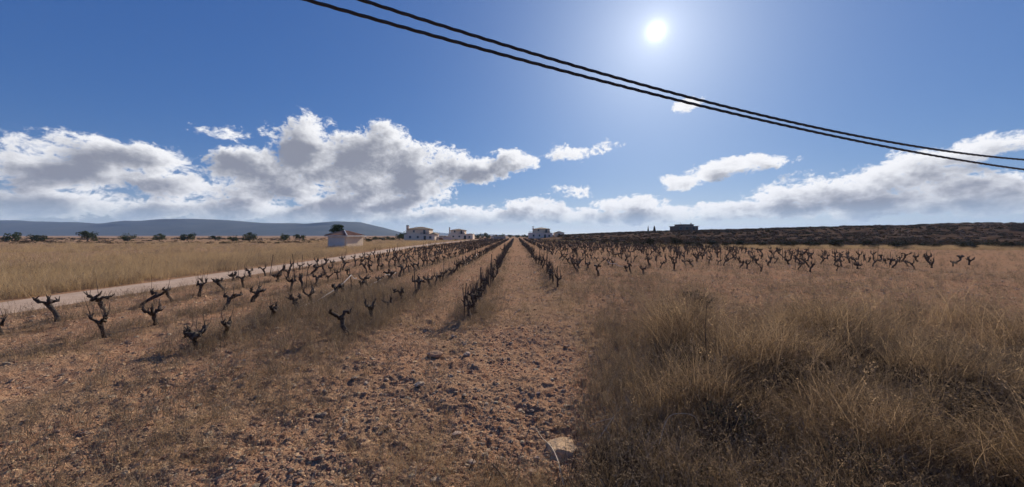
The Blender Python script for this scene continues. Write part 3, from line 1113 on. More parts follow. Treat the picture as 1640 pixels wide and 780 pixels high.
def ico_rock(name, mat, seed, sub=1, amp=0.28, flat=0.7):
    import bmesh
    bm = bmesh.new()
    bmesh.ops.create_icosphere(bm, subdivisions=sub, radius=1.0)
    r = np.random.default_rng(seed)
    off = r.random(3) * 50
    pl = [(Vector(r.normal(size=3)).normalized(), r.uniform(0.55, 0.9)) for _ in range(7)]
    from mathutils import noise as mn
    for v in bm.verts:
        c = v.co.copy()
        for (nn, dist) in pl:
            k = c.dot(nn) - dist
            if k > 0:
                c -= nn * k * 0.85
        nz = mn.noise(v.co * 1.7 + Vector(off)) * amp + mn.noise(v.co * 4.5 + Vector(off)) * amp * 0.35
        c = c * (1 + nz)
        c.z *= flat
        v.co = c
    me = bpy.data.meshes.new(name)
    bm.to_mesh(me)
    bm.free()
    me.materials.append(mat)
    return me


def polar_points(n, d0_, d1_, amax=58.0, power=0.0):
    """points spread evenly in log distance (so evenly over the picture), in front of the camera"""
    d = np.exp(rng.uniform(math.log(d0_), math.log(d1_), n))
    a = np.radians(rng.uniform(-amax, amax, n))
    return d * np.sin(a), d * np.cos(a), d


def place(name, x, y, s, variants, label, cat, tilt=0.15, sink=0.0, sz=None):
    free = ((x - 0.46) / 0.23) ** 2 + ((y - 3.12) / 0.30) ** 2 > 1
    if cat in ('grass', 'thatch', 'weeds'):
        x, y, s = x[free], y[free], s[free]
    n = len(x)
    z = terrain(x, y) - sink * s
    rot = np.stack([rng.normal(0, tilt, n), rng.normal(0, tilt, n), rng.uniform(0, 2 * PI, n)], -1)
    szv = s * (sz if sz is not None else 1.0)
    scatter(name, np.stack([x, y, z], -1), rot, np.stack([s, s, szv], -1), rng.integers(0, len(variants), n), variants, label, cat)


def off_track(x, y):
    return np.abs(x - track_x(y)) > 1.4


tall_zone = lambda x, y: sstep(0.0, 0.9, x - (0.72 + 0.42 * (y - 2.6))) * sstep(9.0, 6.5, y) * sstep(1.2, 1.8, y)

# clods and gravel
CL = [ico_rock('clod', M_clod, 100 + i, 1, 0.3, 0.58) for i in range(6)] + [ico_rock('clod', M_stone, 120 + i, 1, 0.25, 0.7) for i in range(2)]
x, y, d = polar_points(230000, 1.9, 34)
k = off_track(x, y) & (x > track_x(y)) & (rng.random(len(x)) < 0.35 + 0.65 * (fbm(x * 0.7, y * 0.7, 3) + 0.5 - 0.45 * straw_cover(x, y)))
x, y, d = x[k], y[k], d[k]
s = np.clip(np.exp(rng.normal(math.log(0.0088), 0.62, len(x))), 0.0035, 0.040) * (0.8 + 0.05 * d)
place('clods', x, y, s, CL, 'red brown soil clods and gravel strewn over the field', 'gravel', 0.4, 0.15)

# short straw
LT = [blades('litter', M_straw, 16, 0.03, 0.11, 0.005, 0.25, 0.10, 215 + i, 2, 0.3) for i in range(4)]
for me_ in LT:                                   # broken straw lying flat
    for v_ in me_.vertices:
        h_ = v_.co.z
        v_.co.x += h_ * (1.3 if (v_.index // 5) % 2 else -0.9)
        v_.co.y += h_ * (0.8 if (v_.index // 5) % 3 else -1.2)
        v_.co.z = h_ * 0.14 + 0.006
SG = LT + [blades('tuft', M_straw, 13, 0.05, 0.17, 0.006, 0.7, 0.035, 200 + i, 3, 0.7) for i in range(5)]
x, y, d = polar_points(100000, 2.0, 110)
k = off_track(x, y) & (x > track_x(y)) & (rng.random(len(x)) < np.clip(straw_cover(x, y) * 1.1 - 0.12, 0.03, 1) * (0.34 + 0.55 * sstep(4, 14, d))) & (y < field_end(x))
x, y, d = x[k], y[k], d[k]
s = rng.uniform(0.55, 1.25, len(x)) * (0.85 + 0.012 * d)
place('short_dry_grass', x, y, s, SG, 'thin short straw coloured grass between the vine rows', 'grass', 0.2)

# greyish weeds standing along the rows
WG = [blades('weed', M_weed, 18, 0.14, 0.42, 0.006, 0.35, 0.06, 230 + i, 3, 0.5, 5) for i in range(5)]
x, y, d = polar_points(72000, 2.2, 150)
rd = row_dist(x, y)
st = np.array([ROWS[q] for q in ROWX])[np.argmin(np.abs((x - SLOPE * y)[:, None] - ROWX), axis=1)]
pr = sstep(0.8, 0.15, rd) * sstep(st - 1.0, st + 1.0, y) * 0.75
pr = np.maximum(pr, np.exp(-(((x + 4.5) / 1.9) ** 2 + ((y - 10.8) / 4.0) ** 2)) * 0.9)
pr = np.maximum(pr, sstep(0.1, 0.35, fbm(x * 0.25, y * 0.25 + 9, 3)) * (0.10 + 0.14 * sstep(6, 10, y)))
pr = np.maximum(pr, sstep(0.5, 3.0, x) * sstep(9, 13, y) * (0.22 + 0.4 * sstep(-0.2, 0.3, fbm(x * 0.5, y * 0.5, 3))))
pr = np.maximum(pr, sstep(-0.4, 0.7, x - 0.22 * y) * sstep(13, 8, y) * 0.6)
mead = (x < track_x(y)) * (0.10 + 0.5 * sstep(0.05, 0.3, fbm(x * 0.15, y * 0.15 + 4, 3)))
k = off_track(x, y) & (rng.random(len(x)) < np.where(x > track_x(y), pr, mead)) & (y < field_end(x) + 2)
x, y, d = x[k], y[k], d[k]
s = rng.uniform(0.5, 1.1, len(x)) * (0.85 + 0.006 * d) * (1 + 0.45 * np.exp(-(((x + 4.6) / 2.3) ** 2 + ((y - 11) / 4.5) ** 2)) + 0.7 * (x < track_x(y)))
place('dry_weeds', x, y, s, WG, 'grey brown dry weeds standing along the vine rows', 'weeds', 0.15)

# tall dry grass on the bank at the right
TG = [blades('tall_clump', M_tall, 46, 0.35, 0.95, 0.0055, 0.32, 0.085, 260 + i, 5, 0.75, 16) for i in range(6)]
n = 34000
x = rng.uniform(0.3, 15, n); y = rng.uniform(1.3, 9.2, n)
k = (rng.random(n) < tall_zone(x, y) * (0.03 + 0.55 * sstep(-0.10, 0.22, fbm(x * 1.0, y * 1.0, 3))) * (1 - 0.55 * sstep(3.6, 5.2, y)) * (0.12 + 0.88 * sstep(11, 4.5, x + 1.5 * fbm(x * 0.3, y * 0.3, 2))))
x, y = x[k], y[k]
s = rng.uniform(0.5, 1.05, len(x)) * (0.60 + 0.092 * y) * (1.0 + 0.75 * fbm(x * 0.9 + 31, y * 0.9, 2))
place('tall_dry_grass', x, y, s, TG, 'tall dense brown dry grass on the shaded bank at right', 'grass', 0.22)
TH = [blades('thatch', M_shade_thatch, 40, 0.12, 0.40, 0.007, 0.7, 0.10, 275 + i, 3, 0.9) for i in range(4)]
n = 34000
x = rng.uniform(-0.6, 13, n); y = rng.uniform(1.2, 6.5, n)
pth_ = np.maximum(tall_zone(x, y) * 0.5 * sstep(6.5, 3.2, y), sstep(-0.6, 0.5, x) * sstep(3.35, 2.75, y) * 0.55)  # near-black thatch laid over the bottom corner and verge as painted grass shadow
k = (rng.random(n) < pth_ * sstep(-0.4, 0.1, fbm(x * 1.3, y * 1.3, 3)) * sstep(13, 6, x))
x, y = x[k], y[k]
place('shadow_thatch', x, y, rng.uniform(0.6, 1.2, len(x)), TH, 'dead thatch coloured blackish for the shadow under the tall grass at bottom right', 'thatch', 0.3)
# sparse taller tufts at the near verge
x, y, d = polar_points(2600, 1.7, 3.9)
k = (rng.random(len(x)) < 0.02 + 0.7 * sstep(-0.9, 0.5, x) * sstep(3.4, 2.7, y))
x, y = x[k], y[k]
place('verge_grass', x, y, rng.uniform(0.22, 0.5, len(x)), TG, 'dark dry grass on the verge along the bottom edge', 'grass', 0.3)

# meadow beyond the track
ME = [blades('meadow_clump', M_meadow, 26, 0.25, 0.62, 0.012, 0.3, 0.16, 290 + i, 2, 0.4) for i in range(4)]
n = 60000
x, y, d = polar_points(n, 12, 150, 62)
k = (x < track_x(y) - 1.5) & (rng.random(n) < 0.18 + 0.82 * sstep(-0.25, 0.3, fbm(x * 0.12, y * 0.12, 3)))
x, y, d = x[k], y[k], d[k]
s = rng.uniform(0.6, 1.2, len(x)) * (0.85 + 0.006 * d)
place('meadow_grass', x, y, s, ME, 'pale dry meadow grass beyond the dirt track', 'grass', 0.15)
# yellow grass strip in front of the hedge
n = 9000
x = rng.uniform(10, 75, n); yl = np.interp(x, [10, 20, 26, 34, 75], [118, 95, 66, 57, 51]); y = yl + rng.normal(0, 2.2, n)
k = rng.random(n) < 0.35 + sstep(-0.2, 0.3, fbm(x * 0.1, y * 0.1, 2))
x, y = x[k], y[k]
place('strip_grass', x, y, rng.uniform(0.7, 1.3, len(x)), ME, 'yellow dry grass strip in front of the dark hedge', 'grass', 0.15)

# scrub covering the ridge
SC = [crown_mesh('scrub', M_scrub, 1.0, 0.55, 90, 0.20, 320 + i, 6, flat=0.4) for i in range(4)] + \
     [crown_mesh('scrub', M_bush, 1.0, 0.6, 90, 0.20, 330 + i, 6, flat=0.4) for i in range(2)]
n = 9000
y = rng.uniform(75, 215, n); x = rng.uniform(0.13, 1.65, n) * y
k = (y > field_end(x) + 10) & (rng.random(n) < 0.3 + 0.7 * sstep(-0.1, 0.25, fbm(x * 0.03, y * 0.09, 3)))
x, y = x[k], y[k]
place('ridge_scrub', x, y, rng.uniform(0.45, 1.15, len(x)), SC, 'brown scrub and heath covering the low ridge at right', 'scrub', 0.1)
# hedgerow scrub on the far plain at left
n = 2600
y = rng.uniform(95, 330, n); x = rng.uniform(-1.6, -0.02, n) * y
k = (x < track_x(y) - 4) & (fbm(x * 0.01, y * 0.05, 3) > 0.05) & ~((np.abs(x + 45) < 12) & (y < 180)) & ((y > 150) | (x < -0.36 * y))
x, y = x[k], y[k]
place('plain_scrub', x, y, rng.uniform(0.4, 1.2, len(x)), SC, 'dark scrub strips on the plain far left', 'scrub', 0.1)

# ------------------------------------------------------------------ vines
def make_vine(seed, canes=0, h=0.34, arms=3, lean=0.12, spread=0.24, slim=1.0):
    """returns list of (name, mesh, parent index) for one bare pruned vine"""
    random.seed(seed)
    parts = []
    lx, ly = random.uniform(-lean, lean), random.uniform(-lean, lean)
    pth = [(0, 0, -0.08), (lx * 0.2, ly * 0.1, h * 0.25), (lx * 0.9 + random.uniform(-.03, .03), ly * 0.5, h * 0.55),
           (lx * 1.0, ly * 1.0, h * 0.82), (lx * 1.2, ly * 1.2, h)]
    pth = [(p_[0] + random.gauss(0, .012) * (q_ > 0), p_[1] + random.gauss(0, .012) * (q_ > 0), p_[2]) for q_, p_ in enumerate(pth)]
    b = MB()
    b.tube(pth, [0.062 * slim, 0.047 * slim, 0.042 * slim, 0.048 * slim, 0.054 * slim], 7, 0.28)
    parts.append(('trunk', b.mesh('trunk', M_bark, True), None))
    top = Vector(pth[-1])
    th0 = random.uniform(0, 6.28)
    for a in range(arms):
        th = th0 + 2 * PI * a / arms + random.uniform(-0.5, 0.5)
        L = spread * random.uniform(0.5, 1.05)
        dv = Vector((math.cos(th), math.sin(th) * 0.9, 0))
        p0 = top - Vector((0, 0, 0.03))
        p1 = top + dv * L * 0.4 + Vector((0, 0, random.uniform(0.0, 0.06)))
        kx = Vector((random.gauss(0, .035), random.gauss(0, .035), random.gauss(0, .025)))
        p15 = top + dv * L * 0.62 + kx + Vector((0, 0, random.uniform(0.0, 0.08)))
        p2 = top + dv * L * 0.82 - kx * 0.6 + Vector((0, 0, random.uniform(0.02, 0.12)))
        p3 = top + dv * L + Vector((random.gauss(0, .03), random.gauss(0, .03), random.uniform(0.03, 0.17)))
        b = MB()
        b.tube([p0, p1, p15, p2, p3], [0.042 * slim, 0.031 * slim, 0.037 * slim, 0.027 * slim, 0.036 * slim], 6, 0.34)
        for q in range(random.randint(2, 5)):            # knobbly spurs
            a0 = p3 if q < 3 else p15
            e = a0 + Vector((random.uniform(-.07, .07), random.uniform(-.07, .07), random.uniform(0.02, 0.11)))
            b.tube([a0 - Vector((0, 0, .01)), e], [0.017, 0.007], 5, 0.25)
        parts.append(('arm', b.mesh('arm', M_bark, True), 0))
        ai = len(parts) - 1
        for c in range(canes):
            e = p3.lerp(p2, random.random() * 0.6)
            ll = random.uniform(0.15, 0.48)
            w = Vector((random.uniform(-.22, .22), random.uniform(-.22, .22), 1)).normalized()
            b = MB()
            b.tube([e, e + w * ll * 0.5 + Vector((random.uniform(-.03, .03), random.uniform(-.03, .03), 0)), e + w * ll], [0.0065, 0.005, 0.003], 4)
            parts.append(('cane', b.mesh('cane', M_cane), ai))
    return parts


VINES = [make_vine(1, 0, 0.33, 3), make_vine(2, 1, 0.36, 3), make_vine(3, 0, 0.40, 2, 0.2, 0.28), make_vine(4, 2, 0.30, 3),
         make_vine(5, 1, 0.30, 4, 0.1, 0.2), make_vine(6, 0, 0.42, 3, 0.22), make_vine(7, 3, 0.36, 3, 0.08, 0.16, 0.9),
         make_vine(8, 4, 0.40, 3, 0.08, 0.14, 0.9), make_vine(9, 2, 0.26, 2, 0.2, 0.3), make_vine(10, 5, 0.34, 3, 0.06, 0.17),
         make_vine(31, 1, 0.28, 3, 0.15, 0.2, 1.15), make_vine(32, 0, 0.36, 4, 0.2, 0.18, 1.1), make_vine(33, 2, 0.33, 3, 0.25, 0.26, 0.85),
         make_vine(34, 1, 0.22, 4, 0.1, 0.22, 1.2), make_vine(35, 3, 0.38, 2, 0.18, 0.2, 0.95), make_vine(36, 1, 0.31, 2, 0.3, 0.32)]


def joined(parts, fat=1.0):
    b = MB()
    for (nm, me, _) in parts:
        b.add([tuple(v.co) for v in me.vertices], [tuple(p.vertices) for p in me.polygons])
    return b


VJ = []
for i, pr_ in enumerate(VINES):
    me = joined(pr_).mesh('vine', M_bark, True)
    VJ.append(me)


def vine(var, x, y, rz, s, label, group, detailed=True):
    s *= 0.84
    if detailed:
        e = empty('grapevine', (x, y, tz(x, y)), rz)
        e.scale = (s, s, s)
        objs = []
        for (nm, me, par) in VINES[var]:
            if par is None or par == 0:
                o = link_mesh(nm, me, e)
            else:
                o = link_mesh(nm, me, objs[par])
            objs.append(o)
    else:
        e = link_mesh('grapevine', VJ[var], None, (x, y, tz(x, y)))
        e.rotation_euler = (0, 0, rz)
        e.scale = (s, s, s)
    tag(e, label, 'grapevine', group)
    return e


random.seed(21)
hero = [  # variant, row, y, rz, scale, label
    (2, -3.30, 7.0, 0.3, 1.15, 'gnarled bare vine with two spreading arms, nearest in the second row left'),
    (4, -3.30, 8.15, 1.2, 1.1, 'bare vine with a fan of short upright arms, second in the second row left'),
    (8, -3.35, 9.4, 0.4, 1.0, 'thin broken vine among grey weeds, third in the second row left'),
    (0, -3.30, 10.4, 2.2, 1.1, 'short leaning bare vine just before the staked vine, second row left'),
    (5, -3.25, 11.4, 0.2, 1.25, 'tall bent bare vine leaning on a thin stake, second row left'),
    (9, -1.12, 8.4, 0.5, 1.2, 'dense thicket like vine with many upright canes, nearest in the row left of the path'),
    (7, -1.00, 9.0, 1.5, 1.15, 'upright caned vine directly behind the nearest thicket vine left of the path'),
    (9, -1.08, 9.8, 2.6, 1.1, 'third upright caned vine in the row left of the path'),
    (9, 1.62, 13.8, 0.9, 1.1, 'upright dark vine nearest the camera in the row right of the path'),
    (7, 1.58, 14.9, 2.0, 1.1, 'second dark vine in the row right of the path'),
    (2, 4.05, 17.4, 1.0, 1.3, 'leaning vine with arms spread sideways in the second row right of the path'),
    (5, 3.3, 19.0, 2.4, 1.2, 'short forked vine just behind the leaning vine at right'),
    (7, 6.05, 18.6, 0.4, 1.3, 'thick upright vine nearest in the third row right of the path'),
    (4, 6.55, 18.2, 1.4, 1.1, 'squat vine close beside the thick upright one at right'),
    (6, 9.45, 21.2, 0.2, 1.25, 'lone upright vine with pale stake foot in the fourth row right'),
]
heroset = []
for (v_, rx_, y_, rz_, s_, lab) in hero:
    vine(v_, rx_ + SLOPE * y_, y_, rz_, s_, lab, None)
    heroset.append((rx_, y_))
cands = []
rown = {}
for i, rx_ in enumerate(sorted([r for r in ROWS if r < 0], reverse=True)):
    rown[rx_] = (i + 1, 'left')
for i, rx_ in enumerate(sorted([r for r in ROWS if r > 0])):
    rown[rx_] = (i + 1, 'right')
ordw = ['first', 'second', 'third', 'fourth', 'fifth', 'sixth', 'seventh', 'eighth', 'ninth', 'tenth', 'eleventh', 'twelfth', 'thirteenth']
for rx_, y0 in ROWS.items():
    hy = [q[1] for q in heroset if abs(q[0] - rx_) < 0.8]
    y_ = y0 if not hy else max(hy) + 1.2
    if rx_ == -3.30:
        y_ = 13.4
    end = float(field_end(np.array([rx_]))[()]) if rx_ > 0 else 160
    while y_ < end:
        if rx_ < 0 and abs(rx_ + SLOPE * y_ - float(track_x(y_))) < 2.0:
            y_ += 1.15
            continue
        if random.random() > (0.04 if y_ > 45 else 0.10 if rx_ in (-1.07, 1.62) else 0.10 if rx_ < 0 else 0.16):
            j = 0.06 if rx_ < 2 else 0.22
            cands.append((rx_, rx_ + SLOPE * y_ + random.gauss(0, j), y_ + random.gauss(0, 0.12)))
        y_ += (0.92 if rx_ < 0 else 1.05) if y_ < 45 else 0.85
cands = [c for c in cands if abs(c[1]) < 1.50 * c[2] + 1.0]
cands.sort(key=lambda c: math.hypot(c[1], c[2]))
NIND = 285
nth = ['first', 'second', 'third', 'fourth', 'fifth', 'sixth', 'seventh', 'eighth', 'ninth', 'tenth', 'eleventh', 'twelfth', 'thirteenth',
       'fourteenth', 'fifteenth', 'sixteenth', 'seventeenth', 'eighteenth', 'nineteenth', 'twentieth', 'twenty-first', 'twenty-second',
       'twenty-third', 'twenty-fourth', 'twenty-fifth', 'twenty-sixth', 'twenty-seventh', 'twenty-eighth', 'twenty-ninth', 'thirtieth',
       'thirty-first', 'thirty-second', 'thirty-third', 'thirty-fourth', 'thirty-fifth', 'thirty-sixth', 'thirty-seventh', 'thirty-eighth', 'thirty-ninth', 'fortieth']
cnt = {q: sum(1 for h_ in heroset if abs(h_[0] - q) < 0.8) for q in ROWS}
for i, (rx_, x_, y_) in enumerate(cands[:NIND]):
    if rx_ in (-1.07, 1.62):
        v_ = random.choice([7, 9, 6, 7, 9, 3])
    else:
        v_ = random.choice([0, 1, 2, 3, 4, 5, 8, 6, 10, 11, 12, 13, 14, 15, 10, 13, 14])
    k_, side = rown[rx_]
    lab = 'bare pruned grapevine, %s from the near end of the %s row %s of the path' % (nth[min(cnt[rx_], 39)], ordw[k_ - 1], side)
    cnt[rx_] += 1
    vine(v_, x_, y_, random.uniform(0, 6.28), random.uniform(0.95, 1.3), lab, 'grapevines of the %s row %s' % (ordw[k_ - 1], side), math.hypot(x_, y_) < 26)
rest = cands[NIND:]
xx = np.array([c[1] for c in rest]); yy = np.array([c[2] for c in rest])
# vines fade into rows of twigs: a slimmer joined mesh is instanced
place('far_grapevines', xx, yy, rng.uniform(0.9, 1.25, len(xx)), VJ, 'distant rows of bare grapevines converging on the horizon', 'grapevines', 0.05)

# ------------------------------------------------------------------ stakes
def stake_mesh(seed, h, r0):
    random.seed(seed)
    b = MB()
    b.tube([(0, 0, -0.1), (random.uniform(-.01, .01), 0, h * 0.5), (random.uniform(-.03, .03), random.uniform(-.03, .03), h)], [r0, r0, r0 * 0.9], 6, 0.05)
    return b.mesh('vine_stake', M_stake)


ST = [stake_mesh(1, 0.95, 0.014), stake_mesh(2, 0.75, 0.013), stake_mesh(3, 1.1, 0.016), stake_mesh(4, 0.85, 0.012)]


def stake(x, y, var, s, label, group=None):
    o = link_mesh('vine_stake', ST[var], None, (x, y, tz(x, y)))
    random.seed(int(x * 1000 + y * 77))
    o.rotation_euler = (random.gauss(0, 0.04), random.gauss(0, 0.04), random.uniform(0, 6.28))
    o.scale = (1, 1, s)
    tag(o, label, 'stake', group)


stake(-5.58, 12.4, 0, 0.95, 'thin dark stake tied with the pale sagging hose at far left')
stake(-3.10, 11.45, 2, 0.9, 'thin dark stake behind the tall bent vine of the second row left')
stake(-1.15, 8.55, 0, 0.9, 'thin stake among the upright canes of the nearest thicket vine')
stake(-1.05, 12.1, 2, 0.85, 'leaning stake in the row left of the path beyond the thickets')
stake(1.72, 13.6, 1, 1.1, 'thin stake beside the nearest vine in the row right of the path')
stake(4.15, 22.5, 3, 1.0, 'thin stake standing alone behind the leaning vine at right')
random.seed(5)
scnt = {q: 0 for q in ROWS}
for c in cands[:420:4]:
    if c[2] < 13 or c[2] > 60:
        continue
    k_, side = rown[c[0]]
    scnt[c[0]] += 1
    stake(c[1] + random.uniform(-.1, .1), c[2] + 0.25, random.randrange(4), random.uniform(0.8, 1.25),
          'thin dark stake, %s of the plain stakes along the %s row %s of the path' % (nth[scnt[c[0]] - 1], ordw[k_ - 1], side), 'stakes of the %s row %s' % (ordw[k_ - 1], side))

# pale drip hoses
def hose(pts, label, r0=0.013):
    b = MB()
    sm = []
    for i in range(len(pts) - 1):
        for q in range(6):
            t = q / 6
            a, c = Vector(pts[i]), Vector(pts[i + 1])
            sm.append(a.lerp(c, t) - Vector((0, 0, 0.06 * math.sin(PI * t))))
    sm.append(Vector(pts[-1]))
    b.tube(sm, [r0] * len(sm), 6)
    o = b.build('drip_hose', M_hose, None, True)
    tag(o, label, 'hose')


def G_(x, y, h=0.02):
    return (x, y, tz(x, y) + h)


hose([G_(-5.75, 9.6), G_(-5.6, 10.8, 0.2), G_(-5.58, 12.35, 0.62), G_(-5.5, 12.6, 0.5)], 'pale drip hose rising to the stake at far left')
hose([G_(-5.55, 13.6), G_(-5.6, 14.2, 0.05), G_(-5.5, 15.5, 0.32), G_(-5.45, 16.8, 0.28)], 'pale drip hose lifted off the ground, middle of the three')
hose([G_(-3.2, 20.5), G_(-3.1, 23.5, 0.03), G_(-3.0, 27.5, 0.25), G_(-2.95, 30, 0.4)], 'pale drip hose along the second row left beyond the gap')
hose([G_(6.0, 19.3, 0.3), G_(5.7, 19.6, 0.42), G_(5.3, 19.8, 0.5)], 'short pale hose end hanging by the thick upright vine at right', 0.016)

# ------------------------------------------------------------------ rocks
def angular_rock():
    """broken block: a sphere cut by a few planes, edges kept"""
    import bmesh
    from mathutils import noise as mn
    bm = bmesh.new()
    bmesh.ops.create_icosphere(bm, subdivisions=5, radius=1.0)
    pl = [((0.10, -0.15, 1), 0.52), ((0.9, -0.5, 0.3), 0.66), ((-0.8, -0.6, 0.35), 0.62), ((-0.9, 0.5, 0.2), 0.72), ((0.5, 0.9, 0.2), 0.70),
          ((0.15, -1.0, 0.25), 0.70), ((0.7, -0.4, 0.9), 0.66), ((-0.5, 0.3, 1.0), 0.62)]
    for v in bm.verts:
        c = v.co.copy()
        for n_, dist in pl:
            nn = Vector(n_).normalized()
            k_ = c.dot(nn) - dist
            if k_ > 0:
                c -= nn * k_
        c *= 1 + 0.13 * mn.noise(v.co * 2.3) + 0.06 * mn.noise(v.co * 6.0) + 0.03 * mn.noise(v.co * 15.0)
        v.co = c * 1.35
    me = bpy.data.meshes.new('rock')
    bm.to_mesh(me)
    bm.free()
    me.materials.append(M_rock)
    return me


def rock(name, u, v, w, mesh, s, label, group=None, rz=0.0, sink=0.3):
    Y = H * F / (v - 377)
    x = (u - 820) / F * Y
    o = link_mesh(name, mesh, None, (x, Y, tz(x, Y) + s[2] * (0.7 - sink)))
    o.scale = s
    o.rotation_euler = (0, 0, rz)
    tag(o, label, 'rock', group)
    return o


rock('rock', 903, 716, 0, angular_rock(), (0.135, 0.140, 0.060), 'large ochre boulder lying on the dark verge at bottom right', rz=0.7, sink=0.62)
rock('rock', 971, 730, 0, ico_rock('rock', M_stonegrey, 8, 3, 0.25, 0.8), (0.055, 0.035, 0.035), 'small pale rock right of the large ochre boulder', rz=-0.6, sink=0.0)
rock('rock', 697, 570, 0, ico_rock('rock', M_clod, 9, 3, 0.25, 0.8), (0.13, 0.09, 0.085), 'reddish brown clod like rock left of the centre foreground', rz=0.2)
rock('rock', 748, 572, 0, ico_rock('rock', M_stonegrey, 10, 3, 0.25, 0.7), (0.085, 0.06, 0.055), 'flat pale grey rock right of the reddish clod rock', rz=1.2)
rock('rock', 672, 620, 0, ico_rock('rock', M_stonegrey, 12, 3, 0.25, 0.6), (0.075, 0.05, 0.045), 'flat pale stone below the reddish clod rock', rz=0.7)
rock('rock', 722, 607, 0, ico_rock('rock', M_stone, 13, 3, 0.25, 0.7), (0.04, 0.035, 0.03), 'small tan stone in the centre left foreground', rz=0.1)
rock('rock', 862, 632, 0, ico_rock('rock', M_stonegrey, 14, 3, 0.25, 0.8), (0.03, 0.025, 0.022), 'white pebble near the tall dark stalk in the centre', rz=0.1)
RS = [ico_rock('rock', [M_stone, M_clod, M_stonegrey][i % 3], 150 + i, 2, 0.25, 0.7) for i in range(7)]
random.seed(12)
for i in range(60):
    v_ = random.uniform(520, 775)
    u_ = random.uniform(300, 1000)
    Y = H * F / (v_ - 377)
    x_ = (u_ - 820) / F * Y
    if tall_zone(np.array([x_]), np.array([Y]))[0] > 0.2:
        continue
    sz_ = random.uniform(0.018, 0.045) * (0.7 + 0.06 * Y)
    rock('stone', u_, v_, 0, random.choice(RS), (sz_ * random.uniform(0.9, 1.5), sz_, sz_ * random.uniform(0.7, 1.0)),
         'small loose stone lying on the bare red soil of the foreground', 'loose foreground stones', random.uniform(0, 6), 0.2)

# ------------------------------------------------------------------ dry stalks
def stalk(pts, label, mat, r0=0.004, group=None):
    b = MB()
    n = len(pts)
    sm = []
    for i in range(n - 1):
        p0 = Vector(pts[max(i - 1, 0)]); p1 = Vector(pts[i]); p2 = Vector(pts[i + 1]); p3 = Vector(pts[min(i + 2, n - 1)])
        for q in range(5):
            t = q / 5
            sm.append(0.5 * ((2 * p1) + (p2 - p0) * t + (2 * p0 - 5 * p1 + 4 * p2 - p3) * t * t + (3 * p1 - p0 - 3 * p2 + p3) * t ** 3))
    sm.append(Vector(pts[-1]))
    m = len(sm)
    b.tube(sm, [1.5 * r0 * (1 - 0.6 * i / m) for i in range(m)], 5, 0.1)
    o = b.build('dry_stalk', mat, None)
    tag(o, label, 'stalk', group)
    return o


def on(u, v, h=0.0):
    h = h * 1.4 + (0.07 if h > 0 else 0.0)
    """ground point seen at (u, v), raised by h"""
    Y = (H - h) * F / (v - 377)
    x_ = (u - 820) / F * Y
    return (x_, Y, tz(x_, Y) + h)


stalk([on(903, 770, 0.01), on(895, 738, 0.06), on(884, 715, 0.05), on(868, 695, 0.03), on(858, 680, 0.02)], 'long pale curved twig left of the large ochre boulder', M_stalk, 0.0045)
stalk([on(866, 692, 0.02), on(862, 685, 0.07)], 'short pale twig tip branching from the curved twig', M_stalk, 0.003)
stalk([on(958, 702, 0.02), on(968, 688, 0.06), on(984, 667, 0.12)], 'straight pale twig pair, the steeper one beside the tall grass', M_stalk, 0.005)
stalk([on(945, 684, 0.02), on(962, 677, 0.05), on(984, 669, 0.12)], 'straight pale twig pair, the flatter one beside the tall grass', M_stalk, 0.0045)
stalk([on(827, 778, 0.01), on(826, 760, 0.05), on(832, 742, 0.12)], 'pale upright stalk at the bottom edge left of the boulder', M_stalk, 0.004)
stalk([on(664, 782, 0.0), on(665, 765, 0.05), on(667, 753, 0.08)], 'short pale stalk at the bottom edge in the left half', M_stalk, 0.0035)
stalk([on(862, 640, 0.0), on(861, 640, 0.2), on(863, 640, 0.42)], 'tall thin dark stalk standing in the centre foreground', M_darkstalk, 0.004)
stalk([on(750, 780, 0.0), on(749, 780, 0.16), on(748, 780, 0.34)], 'thin dark upright stalk at the bottom centre left', M_darkstalk, 0.004)
stalk([on(897, 745, 0.0), on(896, 745, 0.14), on(896, 745, 0.26)], 'thin dark stalk standing in front of the ochre boulder', M_darkstalk, 0.0035)
stalk([on(790, 735, 0.01), on(806, 752, 0.04), on(815, 770, 0.03)], 'dark crooked twig lying at the bottom centre', M_cane, 0.005)
stalk([(1.20, 2.9, 0.30), (1.26, 2.88, 0.52), (1.36, 2.86, 0.57), (1.46, 2.85, 0.55), (1.50, 2.85, 0.47)], 'pale arching grass stem bowed over the tall dark grass', M_stalk, 0.0022)
stalk([(2.55, 4.6, 0.2), (2.50, 4.6, 0.7), (2.52, 4.6, 1.15)], 'dark upright stem rising at the right edge of the tall grass', M_darkstalk, 0.004)

# dark thorny shrubs behind the tall grass
def twig_shrub(x, y, s, label, seed):
    random.seed(seed)
    e = empty('thorn_shrub', (x, y, tz(x, y)))
    e.scale = (s, s, s)
    tag(e, label, 'shrub')
    b = MB()
    for i in range(75):
        th = random.uniform(0, 6.28); ph = random.uniform(0.2, 1.25); L = random.uniform(0.5, 1.0)
        dv = Vector((math.cos(th) * math.sin(ph), math.sin(th) * math.sin(ph), math.cos(ph)))
        p0 = Vector((random.gauss(0, .1), random.gauss(0, .1), 0)); p1 = p0 + dv * L * 0.5 + Vector((0, 0, 0.06)); p2 = p0 + dv * L
        b.tube([p0, p1, p2], [0.009, 0.006, 0.002], 4, cap=False)
        for q in range(4):
            a = p1.lerp(p2, random.random())
            b.tube([a, a + Vector((random.gauss(0, .12), random.gauss(0, .12), random.gauss(0.05, .08)))], [0.004, 0.0015], 3, cap=False)
    b.build('branches', M_cane, e)
    link_mesh('foliage', crown_mesh('foliage', M_bush, 0.62, 0.42, 420, 0.030, seed, 12, flat=0.5), e, (0, 0, 0.42))


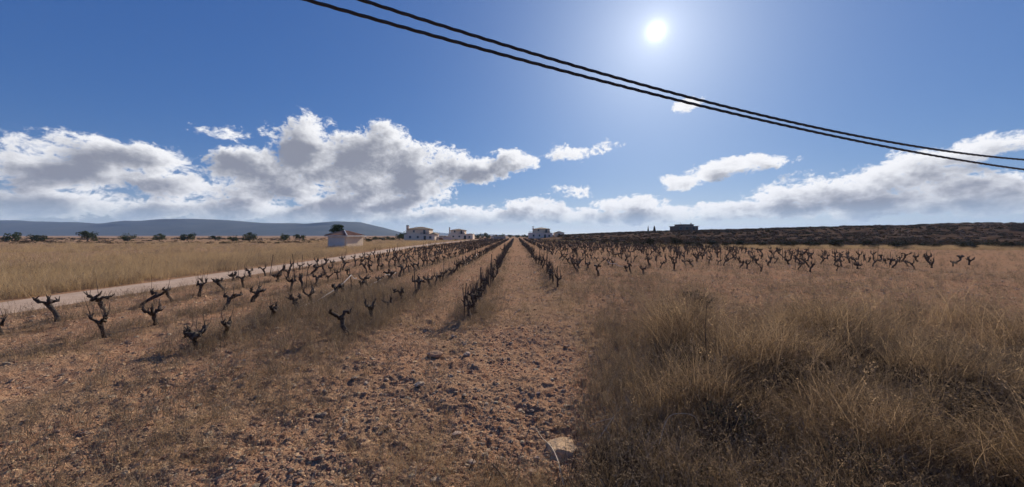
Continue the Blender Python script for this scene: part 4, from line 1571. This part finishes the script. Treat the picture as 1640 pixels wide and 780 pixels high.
twig_shrub(4.85, 9.4, 0.75, 'dark grey thorny shrub behind the tall grass at the right edge', 3)
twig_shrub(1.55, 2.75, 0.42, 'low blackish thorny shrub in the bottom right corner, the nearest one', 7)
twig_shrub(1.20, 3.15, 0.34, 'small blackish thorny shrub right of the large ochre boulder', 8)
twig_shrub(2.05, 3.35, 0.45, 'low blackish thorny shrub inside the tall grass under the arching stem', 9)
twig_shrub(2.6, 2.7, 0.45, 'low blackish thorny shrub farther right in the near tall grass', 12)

# ------------------------------------------------------------------ overhead cables
def cable(pl, pr, sag, label, seed):
    """bundle of twisted strands through the two points, hanging a little between far off poles"""
    A, B = Vector(pl), Vector(pr)
    n = 900
    pts = []
    for i in range(n + 1):
        t = -5.0 + 11.0 * i / n
        p = A.lerp(B, t)
        p.z += sag * (t * t - t)
        pts.append(p)
    e = empty('overhead_cable', tuple(A))
    tag(e, label, 'cable')
    for s in range(3):
        b = MB()
        sm = []
        dist = 0.0
        for i, p in enumerate(pts):
            if i:
                dist += (p - pts[i - 1]).length
            ph = dist / 0.62 * 2 * PI + s * 2 * PI / 3
            t_ = (B - A).normalized()
            a_ = t_.cross(Vector((0, 0, 1))).normalized()
            b_ = t_.cross(a_)
            sm.append(p - A + (a_ * math.cos(ph) + b_ * math.sin(ph)) * 0.0105)
        b.tube(sm, [0.0115] * len(sm), 7)
        b.build('strand', M_cable, e, True)


cable(at(527, 10, 3.9), at(1112, 167, 5.3), 0.10, 'lower of two black twisted overhead cables crossing the sky', 1)
cable(at(527, -17, 3.95), at(1112, 158, 5.35), 0.165, 'upper of two black twisted overhead cables crossing the sky', 2)

# ------------------------------------------------------------------ air
hz = MB()
hz.box(-6600, 6600, -6600, 6600, -2.5, 150)
mh, th_, oh = new_mat('haze_air')
pv = th_.n('ShaderNodeVolumePrincipled')
pv.inputs['Color'].default_value = (0.46, 0.65, 1.0, 1)
pv.inputs['Density'].default_value = 0.00012
pv.inputs['Anisotropy'].default_value = 0.2
th_.link(pv.outputs[0], oh.inputs['Volume'])
ho = hz.build('haze', mh)
tag(ho, 'thin pale blue haze in the air over the plain', 'haze', kind='stuff')
